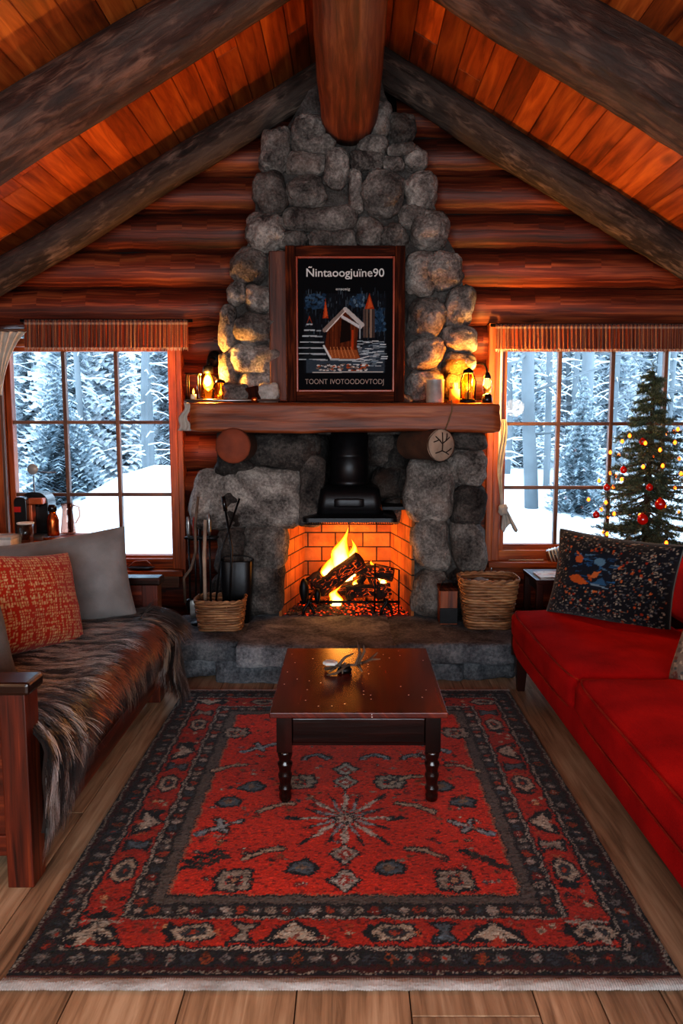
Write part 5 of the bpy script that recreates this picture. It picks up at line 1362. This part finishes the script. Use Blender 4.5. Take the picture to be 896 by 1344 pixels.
rodthing('fire_poker', 'thin black poker leaning crosswise behind the upright poker in the basket', [(-.85, 4.67, .265), (-.80, 4.70, .72), (-.69, 4.78, 1.05)], .0065)
rodthing('wooden_stick', 'pale upright wooden stick beside the fire tool stand', [(-.90, 4.68, .28), (-.905, 4.70, .7), (-.90, 4.74, .92)], .012, M['ringpale'], 'stick')
rodthing('rope', 'brown rope hanging down over the fire tool stand', [(-.935, 4.70, 1.07), (-.955, 4.69, .9), (-.955, 4.685, .72), (-.985, 4.68, .62), (-1.03, 4.68, .56), (-1.03, 4.70, .40)], .009, M['twig'], 'rope')
cb = thing('coal_bucket', 'black metal coal bucket behind the small wicker basket', 'bucket', (-.72, 4.84, .25))
m = MB(); V = []; n = 28
for z, s_ in ((.25, .75), (.45, .9), (.65, 1.0), (.655, .97), (.27, .72)):
    for k in range(n): a = 2*PI*k/n; x, y = srect(a, .105*s_, .085*s_, 5); V.append((-.72+x, 4.82+y, z))
F = [(i*n+k, i*n+(k+1) % n, (i+1)*n+(k+1) % n, (i+1)*n+k) for i in range(4) for k in range(n)]+[tuple(4*n+k for k in range(n)), tuple(reversed(range(n)))]
m.add(V, F); m.build('pail', M['stove'], cb)
m = MB(); m.tube([(-.72+.105*math.cos(a), 4.82, .65+.03*math.sin(a)) for a in [PI*i/16 for i in range(17)]], .004, 6); m.build('bail', M['iron'], cb)

# ================================================================= CONSOLE BY THE LEFT WINDOW
ct = thing('console_table', 'wooden console table under the left window', 'table', (-2.18, 4.88, 0))
m = MB(); m.box(-2.62, -1.68, 4.56, 5.20, .735, .772); m.build('table_top', M['casing'], ct, bevel=.004)
for x in (-2.58, -1.76):
    for y in (4.62, 5.12): m = MB(); m.box(x-.025, x+.025, y-.025, y+.025, 0, .735); m.build('leg', M['mantel'], ct, bevel=.003)
m = MB(); m.box(-2.57, -1.77, 4.61, 5.14, .65, .735); m.build('apron', M['mantel'], ct)
ZT = .773
cm_ = thing('coffee_machine', 'black coffee machine with a copper-orange panel beside the left window', 'coffee machine', (-2.04, 4.95, ZT))
def arch_prism(m, x, w, y0, y1, z0, z1, r):
    pts = [(y0, z0), (y1, z0), (y1, z1-r)]+[(y1-r+r*math.cos(a), z1-r+r*math.sin(a)) for a in [PI/2*i/8 for i in range(1, 9)]]+[(y0+r-r*math.sin(a), z1-r+r*math.cos(a)) for a in [PI/2*i/8 for i in range(0, 9)]]
    n = len(pts); V = [(x-w, z_, q) for z_, q in pts]+[(x+w, z_, q) for z_, q in pts]
    m.add(V, [tuple(range(n)), tuple(reversed(range(n, 2*n)))]+[(k, n+k, n+(k+1) % n, (k+1) % n) for k in range(n)], smooth=False)
def xprism(m, x0, x1, y0, y1, z0, z1, r):   # arch seen from the front
    pts = [(x0, z0), (x1, z0), (x1, z1-r)]+[(x1-r+r*math.cos(a), z1-r+r*math.sin(a)) for a in [PI/2*i/8 for i in range(1, 9)]]+[(x0+r-r*math.sin(a), z1-r+r*math.cos(a)) for a in [PI/2*i/8 for i in range(0, 9)]]
    n = len(pts); V = [(a, y0, b) for a, b in pts]+[(a, y1, b) for a, b in pts]
    m.add(V, [tuple(range(n)), tuple(reversed(range(n, 2*n)))]+[(k, n+k, n+(k+1) % n, (k+1) % n) for k in range(n)], smooth=False)
m = MB(); xprism(m, -2.15, -1.97, 4.96, 5.1, ZT, 1.075, .075); m.build('body', M['black'], cm_, bevel=.004)
m = MB(); xprism(m, -2.15, -2.07, 4.86, 4.96, ZT, 1.05, .03); m.build('water_tank', M['black'], cm_, bevel=.004)
M['copperpanel'] = plain('copper_orange_panel', 'b0552a', .3, .3)
m = MB(); m.box(-2.075, -1.98, 4.90, 4.96, 1.0, 1.04); m.box(-2.075, -2.05, 4.90, 4.96, ZT+.03, 1.0); m.build('brew_head', M['copperpanel'], cm_, bevel=.006)
m = MB(); m.box(-2.05, -1.965, 4.84, 4.96, ZT, ZT+.03); m.build('drip_tray', M['steel'], cm_, bevel=.003)
m = MB(); m.box(-2.148, -2.105, 4.855, 4.862, .955, .99); m.build('red_light', M['red'], cm_)
m = MB(); m.lathe([(.018, .985), (.018, 1.0), (0, 1.0)][::-1], (-2.015, 4.92, 0), 12); m.build('spout', M['iron'], cm_)
kt = thing('copper_flask', 'small copper flask with a black stopper beside the coffee machine', 'flask', (-1.93, 4.93, ZT))
m = MB(); m.lathe([(0, .02), (.036, .02), (.038, .03), (.038, .12), (.030, .15), (.022, .165), (.022, .185)], (-1.93, 4.93, ZT), 24); m.build('body', M['copper'], kt)
m = MB(); m.lathe([(.026, .18), (.028, .2), (.022, .222), (0, .226)], (-1.93, 4.93, ZT), 18); m.build('stopper', M['black'], kt)
pt = thing('pitcher', 'pinkish clear glass pitcher with a handle by the left window', 'pitcher', (-1.87, 5.02, ZT))
M['pinkglass'] = glassy('pink_glass', 'c8a89c', .2, .06)
m = MB(); m.lathe([(0, .02), (.045, .02), (.05, .04), (.04, .12), (.034, .18), (.042, .225)], (-1.865, 5.02, ZT), 24); m.build('body', M['pinkglass'], pt)
m = MB(); m.tube([(-1.825, 5.02, ZT+.21), (-1.79, 5.02, ZT+.2), (-1.785, 5.02, ZT+.14), (-1.815, 5.02, ZT+.09)], .006, 8); m.build('handle', M['pinkglass'], pt)
tr = thing('wooden_tray', 'small wooden tray under the copper flask on the console', 'tray', (-1.89, 4.96, ZT)); m = MB(); m.lathe([(0, .0), (.125, .0), (.135, .018), (.128, .018), (.12, .012), (0, .012)], (-1.89, 4.96, ZT), 32); m.build('dish', M['casing'], tr)
gl = thing('drinking_glass', 'clear tumbler standing in front of the coffee machine', 'glass', (-2.02, 4.70, ZT))
m = MB(); m.lathe([(0, 0), (.045, 0), (.05, .13), (.047, .13), (.042, .012), (0, .012)], (-2.02, 4.72, ZT), 28); m.build('tumbler', M['clear'], gl); m = MB(); m.lathe([(.0445, .125), (.050, .133), (.053, .13), (.049, .122)], (-2.02, 4.72, ZT), 28); m.build('rim', M['white'], gl)
mg = thing('magazine', 'open white magazine lying at the window end of the console', 'magazine', (-1.80, 4.76, ZT))
for sg in (-1, 1):
    m = MB(); m.grid(lambda u, v: Vector((-1.80+sg*.125*u, 4.68+.19*v, ZT+.004+.016*math.sin(PI*min(1, u*1.1))*(1-.3*u))), 10, 4); m.build('page', plain('magazine_page', 'b8b8b8', .5, var=.25, bs=120), mg, solid=.004)
wbx = thing('white_box', 'flat white box at the left frame edge on the console', 'box', (-2.24, 4.62, ZT))
m = MB(); m.box(-2.36, -2.05, 4.57, 4.72, ZT, ZT+.045); m.build('tray', M['white'], wbx, bevel=.004); m = MB(); m.box(-2.365, -2.045, 4.565, 4.725, ZT+.045, ZT+.062); m.build('lid', plain('box_lid', 'b4b4b0', .5), wbx, bevel=.003)
pd = thing('disc_stand', 'small pale round disc on a thin stem above the coffee machine', 'stand mirror', (-2.13, 5.14, ZT))  # pale disc on a stem, use unidentified
m = MB(); m.lathe([(.04, 0), (.04, .008), (.006, .014), (.005, .40)], (-2.13, 5.14, ZT), 16); m.build('stem', M['steel'], pd)
m = MB(); m.lathe([(0, -.006), (.034, -.006), (.037, 0), (.034, .006), (0, .006)], (0, 0, 0), 26); m.xf(0, Matrix.Translation((-2.13, 5.13, 1.215)) @ Matrix.Rotation(PI/2, 4, 'X')); m.build('disc', plain('pale_disc', '8e908e', .35), pd)
m = MB(); m.tube([(-2.13, 5.14, 1.195), (-1.98, 5.14, 1.193)], .004, 6); m.build('side_arm', M['steel'], pd)
# on the sills
sd = thing('wooden_dish', 'dark oval dish with a twig handle on the left window sill', 'dish', (-1.46, YW-.07, .50))
m = MB(); m.lathe([(0, .0), (.07, .0), (.10, .02), (.094, .022), (.066, .006), (0, .006)], (-1.46, YW-.075, .50), 28, sy=.4); m.build('bowl', M['darkwood'], sd); m = MB(); m.tube([(-1.555, YW-.075, .515), (-1.50, YW-.08, .56), (-1.42, YW-.08, .565), (-1.365, YW-.075, .515)], .006, 8); m.build('handle', M['casing'], sd)
jl = thing('glass_jar', 'clear ribbed glass jar lying on its side on the right window sill', 'jar', (1.45, YW-.07, .56))
m = MB(); m.lathe([(0, -.07), (.045, -.07), (.05, -.06), (.05, .03), (.036, .055), (.036, .075)], (0, 0, 0), 26); m.xf(0, Matrix.Translation((1.46, YW-.065, .612)) @ Matrix.Rotation(math.radians(70), 4, 'Y') @ Matrix.Rotation(.3, 4, 'X')); m.build('jar_body', M['clear'], jl)
m = MB()
for k in range(4): m.lathe([(.047, -.05+k*.022), (.053, -.045+k*.022), (.047, -.04+k*.022)], (0, 0, 0), 26)
m.xf(0, Matrix.Translation((1.46, YW-.065, .612)) @ Matrix.Rotation(math.radians(70), 4, 'Y') @ Matrix.Rotation(.3, 4, 'X')); m.build('ribs', M['white'], jl)
st_ = thing('spoon_rest', 'slim pale wooden tool lying along the right window sill', 'spoon', (1.25, YW-.08, .56)); m = MB(); m.tube([(1.12, YW-.08, .572), (1.3, YW-.085, .572), (1.36, YW-.085, .572)], [.008, .007, .014], 8, flat=.6); m.build('handle', M['ringpale'], st_)

# ================================================================= SIDE TABLE RIGHT
sdt = thing('side_table', 'small dark side table between the hearth and the red sofa', 'table', (1.33, 4.66, 0))
m = MB(); m.box(1.12, 1.56, 4.48, 4.84, .562, .588); m.build('table_top', M['legwood'], sdt, bevel=.004)
m = MB(); m.box(1.15, 1.53, 4.51, 4.81, .50, .562); m.build('apron', M['legwood'], sdt)
for x in (1.145, 1.535):
    for y in (4.505, 4.815): m = MB(); m.box(x-.02, x+.02, y-.02, y+.02, 0, .562); m.build('leg', M['legwood'], sdt, bevel=.003)
mg = thing('magazine', 'glossy orange and cream magazine on the dark side table', 'magazine', (1.27, 4.62, .588))
cv = Canvas(.25, .2, 50, 40, 'b0a898'); rs = random.Random(4)
for _ in range(40): x, y = rs.uniform(0, .22), rs.uniform(0, .18); cv.rect(x, y, x+rs.uniform(.01, .05), y+rs.uniform(.005, .02), rs.choice(['a03c1c', 'c8b49c', '5a3020', 'b86a3c', '8a8c8c']))
m = cv.grid(lambda x, y: (1.15+x, 4.50+y, .598+.004*math.sin(x*20))); m.build('cover', colmat('magazine_cover', 200, .35, .05, .1, 0, spec=.5), mg, cols=cv.C.reshape(-1, 3)); m = MB(); m.box(1.152, 1.398, 4.502, 4.698, .588, .594); m.build('pages', M['white'], mg)

# ================================================================= CHRISTMAS TREE
TXC, TYC, TH = 1.885, 4.80, 1.90
xt = thing('christmas_tree', 'green christmas tree with lights in front of the right window', 'christmas tree', (TXC, TYC, 0))
m = MB(); m.tube([(TXC, TYC, .05), (TXC, TYC, 1.0), (TXC+.01, TYC, TH-.06)], [.035, .022, .006], 10); m.build('trunk', M['bark'], xt)
m = MB(); m.lathe([(.2, 0), (.2, .02), (.06, .05), (.05, .12), (0, .12)], (TXC, TYC, 0), 24); m.build('stand', M['iron'], xt)
r = random.Random(12); nb = MB(); brm = MB(); cols = []; tips = []
def tree_R(z): return .66*((TH-z)/TH)**.95+.02
def needle_spray(mb, cols, p0, p1, n, ln, r, palette):
    ax = (p1-p0); L = ax.length; ax = ax.normalized(); a1 = ax.cross(Vector((0, 0, 1))); a1 = a1.normalized() if a1.length > .01 else Vector((1, 0, 0)); a2 = ax.cross(a1)
    for i in range(n):
        t = r.random(); p = p0.lerp(p1, t); an = r.uniform(0, 2*PI); d = (ax*.75+(a1*math.cos(an)+a2*math.sin(an))*.8).normalized()
        q = p+d*ln*r.uniform(.6, 1.1); w = d.cross(Vector((r.uniform(-1, 1), r.uniform(-1, 1), r.uniform(-1, 1))))
        w = w.normalized()*.0017 if w.length > .01 else Vector((.0017, 0, 0))
        b = len(mb.V); mb.V += [tuple(p-w), tuple(p+w), tuple(q)]; mb.F.append([b, b+1, b+2]); mb.U.append([(0, 0)]*3); mb.SM.append(False); mb.VAR.append(.5)
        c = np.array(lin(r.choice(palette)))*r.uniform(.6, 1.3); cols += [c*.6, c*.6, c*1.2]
PAL = ['46583e', '5c6e50', '748060', '3a4a3c', '8a9680', '62746a']
NB = 330
for q in range(NB):
    f = (q+.5)/NB; z = .16+(TH-.24)*(1-(1-f)**1.0 if f < 0 else f**1.12); Rz = tree_R(z)
    an = q*2.39996+r.uniform(-.3, .3); L = Rz*r.choice([.55, .75, .85, .95, 1.0, 1.12])*r.uniform(.92, 1.06); zz = z+r.uniform(-.03, .03)
    if math.sin(an) > .01: L = min(L, .36/math.sin(an))
    d = Vector((math.cos(an), math.sin(an), 0)); up = r.uniform(.0, .10); pts = []
    for i in range(6):
        t = i/5; pts.append(Vector((TXC, TYC, zz))+d*L*t+Vector((0, 0, -.42*L*t+.42*L*t*t*(.5+up*7)*.7)))
    brm.tube(pts, [.006-.0009*i for i in range(6)], 5, False)
    for i in range(1, 5):
        needle_spray(nb, cols, pts[i], pts[i+1], int(40*L/.4)+14, .036, r, PAL)
        if i >= 1:
            for sg in (-1, 1):
                sd_ = (d*.75+Vector((-d.y, d.x, 0))*sg*r.uniform(.5, 1.0)+Vector((0, 0, r.uniform(-.65, .60)))).normalized()
                e_ = pts[i]+sd_*L*r.uniform(.16, .34)*(1.25-.15*i); needle_spray(nb, cols, pts[i], e_, int(34*L/.4)+12, .033, r, PAL)
needle_spray(nb, cols, Vector((TXC, TYC, TH-.16)), Vector((TXC, TYC, TH)), 150, .035, r, PAL)
M['needles'] = colmat('fir_needles', 100, .6, 0, .2, 0, spec=.3)
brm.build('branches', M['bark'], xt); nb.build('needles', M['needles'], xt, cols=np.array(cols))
# string of lights
sl = thing('string_lights', 'string of small warm lights wound around the christmas tree', 'string lights', (TXC, TYC, .3))
pts = []; K = 420; bulbs = []
for i in range(K+1):
    t = i/K; zz = .32+(TH-.45)*t; an = t*2*PI*7.5+.4; Rz = tree_R(zz)*(.82+.1*math.sin(i*.9)); Rz = min(Rz, .33/math.sin(an)) if math.sin(an) > .01 else Rz; pts.append((TXC+Rz*math.cos(an), TYC+Rz*math.sin(an), zz+.03*math.sin(i*1.3)+.03*math.sin(i*.37)))
    if i % 4 == 2 and zz < 1.5: bulbs.append(pts[-1])
m = MB(); m.tube(pts, .0018, 4, False); m.build('wire', plain('green_wire', '101a12', .5), sl)
r.shuffle(bulbs)
for b in bulbs[:72]:
    o_ = Vector((b[0]-TXC, b[1]-TYC, 0)).normalized()*.03
    m = MB(); m.lathe([(.001, -.012), (.009, -.006), (.011, .002), (.006, .012), (.001, .015)], (b[0]+o_.x, b[1]+o_.y, b[2]), 8); m.build('bulb', M['fairy'], sl)
m_b = [(843, 580, 'red bauble highest on the christmas tree, right of the trunk'), (818, 617, 'red bauble on the left middle of the christmas tree'), (796, 640, 'red bauble at the left edge of the tree at middle height'), (843, 682, 'largest red bauble low in the middle of the christmas tree'),
       (866, 662, 'red bauble right of the largest bauble on the tree'), (782, 676, 'red bauble low at the left edge of the christmas tree'), (852, 640, 'small dark red bauble in the middle of the christmas tree')]
for px, py, lb in m_b:
    p = S(px, py, 4.6); Rz = tree_R(p.z); dx = p.x-TXC; Y = TYC-math.sqrt(max(.01, Rz*Rz-dx*dx))*.92
    p = S(px, py, Y); rr = .032 if 'largest' in lb else .021
    t = thing('bauble', lb, 'christmas ornament', (p.x, p.y, p.z-rr), 'red baubles on the tree'); m = MB()
    m.lathe([(rr*math.sin(PI*i/12)+1e-6, p.z-rr*math.cos(PI*i/12)*(1.15 if i > 6 else 1)) for i in range(13)], (p.x, p.y, 0), 18); m.build('ball', M['red'], t)
    m = MB(); m.lathe([(rr*.3, p.z+rr*1.1), (rr*.3, p.z+rr*1.35), (0, p.z+rr*1.35)], (p.x, p.y, 0), 10); m.build('cap', M['copper'], t)
# ================================================================= OUTSIDE
def snowmat():
    n = N('snow'); ob = n.obj(); f = n.noise(ob, .6, 4)
    return n.out(n.ramp(f, [(.3, 'dce8f0'), (.7, 'f4f8fa')]), .8, n.bump(n.noise(ob, 3, 5), .3, .1), spec=.2)
M['snow'] = snowmat()
def drift(x, y):
    h = .05+.10*(y-6)+.25*mnoise.noise(Vector((x*.18, y*.2, 3)))+.10*mnoise.noise(Vector((x*.6, y*.5, 7)))
    h += .62*math.exp(-((x+2.2)/1.3)**2-((y-9.2)/1.2)**2)+.3*math.exp(-((x+1.6)/.8)**2-((y-7.4)/.7)**2)
    return h*(.3+.7*min(1, max(0, (y-5.9)/2)))
m = MB(); m.grid(lambda u, v: Vector((-22+44*u, 5.8+34*v**1.3, drift(-22+44*u, 5.8+34*v**1.3))), 110, 90)
tag(m.build('snow_ground', M['snow'], None, (0, 15, 0)), kind='structure')
def coniferpal(dark, snow):  # pale tree colours hold both snow and painted haze
    n = N('snowy_hazy_conifer'); col = n.attr('Col', 'Color'); return n.out(n.mix(n.math('MULTIPLY', n.noise(n.obj(), 8, 3), .25), col, snow), .9, spec=.1)
M['conifer'] = coniferpal('52626a', 'e8f0f4')
M['spruce'] = coniferpal('5c6c74', 'c8d4da')
def conifer_mesh(h, rb, seed, levels, dark, snow, ps, sprays=9, base=.03):
    r = random.Random(seed); mb = MB(); cols = []
    dk, sn = np.array(lin(dark)), np.array(lin(snow))
    for l in range(levels):
        f = l/levels; z = h*(base+(1-base)*f**.95); R = rb*(1-f)**.9+.03; n = max(5, int(12*(1-f)+5))
        for k in range(n):
            an = 2*PI*k/n+r.uniform(-.3, .3); L = R*r.uniform(.65, 1.15); d = Vector((math.cos(an), math.sin(an), 0)); sd = Vector((-d.y, d.x, 0))
            for s in range(sprays):
                t = (s+.6)/sprays; p = Vector((0, 0, z))+d*L*t+Vector((0, 0, -.35*L*t*t+r.uniform(-.02, .02)*h*.1))
                wl_ = L*.30*(1.15-t)+.03*rb
                for sg in (-1, 1):
                    q = p+sd*sg*wl_*r.uniform(.6, 1.2)+d*wl_*.5+Vector((0, 0, -wl_*.35)); up = p+d*.07*L+Vector((0, 0, .02))
                    b = len(mb.V); mb.V += [tuple(p-d*.05*L), tuple(up+d*.08*L), tuple(q)]; mb.F.append([b, b+1, b+2]); mb.U.append([(0, 0)]*3); mb.SM.append(False); mb.VAR.append(r.random())
                    c = sn if r.random() < ps else dk*r.uniform(.6, 1.4); cols += [c*.92, c, c]
    return mb, cols
def trunk_to(parent, h, r0, mt):
    m = MB(); m.tube([parent.location+Vector((0, 0, -.1)), parent.location+Vector((0, 0, h*.9))], [r0, r0*.25], 8); return m.build('trunk', mt, parent)
M['farbark'] = plain('frosted_bark', '6c7478', .9, bumpk=.6, bs=8, var=.35)
def conifer(name, label, x, y, h, rb, seed, levels, dark, snow, ps, mt, group=None, base=.03):
    t = thing(name, label, 'tree', (x, y, drift(x, y)-.05), group); mb, cols = conifer_mesh(h, rb, seed, levels, dark, snow, ps, base=base)
    off = t.location; mb.V = [tuple(Vector(v)+off) for v in mb.V]
    mb.build('crown', mt, t, cols=np.array(cols)); trunk_to(t, h, .02*h, M['farbark']); return t
# nearer grey spruces seen clearly through the panes
conifer('spruce', 'dark young spruce close outside the left window', -3.52, 9.3, 1.70, .60, 3, 26, '6e7e86', 'c4d0d6', .35, M['spruce'])
conifer('spruce', 'small grey spruce outside the right window left of the christmas tree', 2.80, 9.2, 1.70, .42, 6, 26, '7a8a90', 'ccd6dc', .40, M['spruce'])
# forest of tall snow laden firs, distance haze paled into their colours
pro = []
for sd in range(3): pro.append(conifer('snowy_fir', 'tall snow-laden fir in the forest beyond the windows', [-4.3, -6.6, 4.6][sd], [13.5, 15, 14.2][sd], [6.2, 7.0, 6.6][sd], [.72, .8, .76][sd], 20+sd, 58, 'a0aeb6', 'f4f9fc', .66, M['conifer'], 'snowy forest firs', base=.01))
r = random.Random(8)
spots = [(p_.location.x, p_.location.y) for p_ in pro]; i = 0
for k in range(900):
    side = -1 if k % 2 else 1
    y = 11.8+10*r.random()**1.3; x = (r.uniform(-.58, -.20) if side < 0 else r.uniform(.17, .56))*y
    if (side > 0 and y < 13 and x < 3.4) or min(math.hypot(x-a, y-b) for a, b in spots) < 1.35: continue
    spots.append((x, y)); i += 1
    if i > 66: break
    c = copy_tree(pro[i % 3], (x, y, drift(x, y)-.05)); c.rotation_euler = (0, 0, r.uniform(0, 6.28)); s_ = r.uniform(.75, 1.15); c.scale = (s_*.85, s_*.85, s_*1.05)
# two tall bare trunks outside the right window
def bare(x, y, r0, h, seed, label):
    rr = random.Random(seed); z0 = drift(x, y)-.1; t = thing('bare_tree', label, 'tree', (x, y, z0)); m = MB(); pts = [Vector((x+.05*math.sin(i*.7+seed), y, z0+h*i/12)) for i in range(13)]
    m.tube(pts, [r0*(1-.03*i) for i in range(13)], 14, nz=.12, nf=2); m.build('trunk', M['farbark'], t)
    m = MB()
    for k in range(22):
        i = rr.randint(2, 9); p = pts[i]; an = rr.uniform(0, 6.28); L = rr.uniform(.5, 1.3); e = p+Vector((math.cos(an)*L, math.sin(an)*L*.5, rr.uniform(-.25, .4))); mid = p.lerp(e, .5)+Vector((0, 0, rr.uniform(-.1, .15)))
        m.tube([p, mid, e], [.022, .014, .005], 5); m.tube([mid, mid+Vector((rr.uniform(-.3, .3), 0, rr.uniform(-.3, .3)))], [.01, .003], 4)
        m.tube([mid+Vector((0, 0, .016)), e+Vector((0, 0, .008))], [.012, .004], 5)
    m.build('branches', M['farbark'], t)
bare(2.22, 9.4, .085, 6, 2, 'thick bare trunk outside the right window, nearer the fireplace')
bare(2.98, 9.8, .09, 6, 5, 'bare trunk outside the right window, just left of the christmas tree')
bare(4.35, 10.6, .09, 6, 9, 'bare trunk outside behind the christmas tree')

# thin trunks standing between the firs
tp = thing('thin_tree', 'thin frosted trunk standing among the forest firs', 'tree', (-3.3, 12.2, drift(-3.3, 12.2)-.1), 'thin frosted trunks')
m = MB(); b0 = Vector(tp.location); m.tube([b0+Vector((.03*math.sin(i), 0, .5*i)) for i in range(14)], [.05-.002*i for i in range(14)], 8, nz=.15); m.build('trunk', M['farbark'], tp)
m = MB(); rr = random.Random(4)
for k in range(46):
    z = rr.uniform(.4, 5.5); an = rr.uniform(0, 6.28); L = rr.uniform(.25, .7); p = b0+Vector((0, 0, z)); e = p+Vector((math.cos(an)*L, math.sin(an)*L, rr.uniform(-.2, .15))); m.tube([p, p.lerp(e, .5)+Vector((0, 0, .04)), e], [.012, .009, .003], 4)
m.build('branches', M['snow'], tp)
for k in range(400):
    side = -1 if k % 2 else 1; y = r.uniform(10.5, 15.5); x = (r.uniform(-.46, -.22) if side < 0 else r.uniform(.19, .48))*y
    if min(math.hypot(x-a, y-b) for a, b in spots) < .75: continue
    spots.append((x, y)); c = copy_tree(tp, (x, y, drift(x, y)-.1)); c.rotation_euler = (0, 0, r.uniform(0, 6.28))
    if len(spots) > 100: break

# ================================================================= LIGHT AND CAMERA
w = bpy.data.worlds.new('World'); bpy.context.scene.world = w; w.use_nodes = True
nt = w.node_tree; bg = nt.nodes['Background']; bg.inputs[0].default_value = (.74, .87, 1.0, 1); bg.inputs[1].default_value = WORLD
def light(name, typ, loc, power, color, size=.1, rot=None, sy=None):
    l = bpy.data.lights.new(name, typ); l.energy = power; l.color = color
    if typ == 'AREA':
        l.size = size
        if sy: l.shape = 'RECTANGLE'; l.size_y = sy
    else: l.shadow_soft_size = size
    o = bpy.data.objects.new(name, l); COL.objects.link(o); o.location = loc
    if rot: o.rotation_euler = rot
    return o
WARM = (1.0, .50, .11)
# added fill lamp at the opening behind the camera, topping up sky light
light('front_fill_light', 'AREA', (0, YF+.05, 1.45), FRONT, (.92, .96, 1.0), 3.6, (math.radians(90), 0, 0), 1.7)
# sampling portals in the window openings (they only guide the sky light)
for x, z, sx, sz, y, rx in ((-1.82, 1.3, 1.3, 1.6, YW+.25, -90), (1.85, 1.33, 1.7, 1.6, YW+.25, -90)):
    o = light('sky_portal', 'AREA', (x, y, z), 1, (1, 1, 1), sx, (math.radians(rx), 0, 0), sz); o.data.cycles.is_portal = True
o = light('sky_portal', 'AREA', (0, YF-.1, 1.4), 1, (1, 1, 1), 3.8, (math.radians(90), 0, 0), 1.8); o.data.cycles.is_portal = True
light('fire_light', 'POINT', (-.05, 5.04, .70), FIRE*.45, (1.0, .36, .06), .10)
light('fire_light', 'POINT', (.02, 5.26, .66), FIRE*1.0, (1.0, .30, .05), .06)
light('sconce_light', 'POINT', (-.90, 4.88, 1.80), LAMP, WARM, .03)
light('lantern_light', 'POINT', (.74, 4.80, 1.80), LAMP*.5, WARM, .04)
light('oil_lamp_light', 'POINT', (.88, 4.93, 1.79), LAMP*.7, WARM, .03)
# warm ceiling wash from two added fill lamps out of view
for x in (-2.2, 2.2): light('ceiling_fill_light', 'POINT', (x, .6, 1.75), CEIL, (1.0, .66, .38), .12)
cam = bpy.data.cameras.new('Camera'); co = bpy.data.objects.new('Camera', cam); COL.objects.link(co)
cam.sensor_fit = 'VERTICAL'; cam.sensor_height = 36; cam.lens = FL/1344*36; cam.clip_start = .05; cam.clip_end = 200
co.location = (0, 0, EYE); co.rotation_euler = (PI/2-PITCH, 0, 0); cam.shift_x = -10/1344
sc = bpy.context.scene; sc.camera = co
sc.view_settings.view_transform = VT; sc.view_settings.look = LOOK; sc.view_settings.exposure = EXPO
sc.cycles.max_bounces = 8; sc.cycles.transparent_max_bounces = 16; sc.cycles.sample_clamp_indirect = 6; sc.cycles.caustics_reflective = False; sc.cycles.caustics_refractive = False
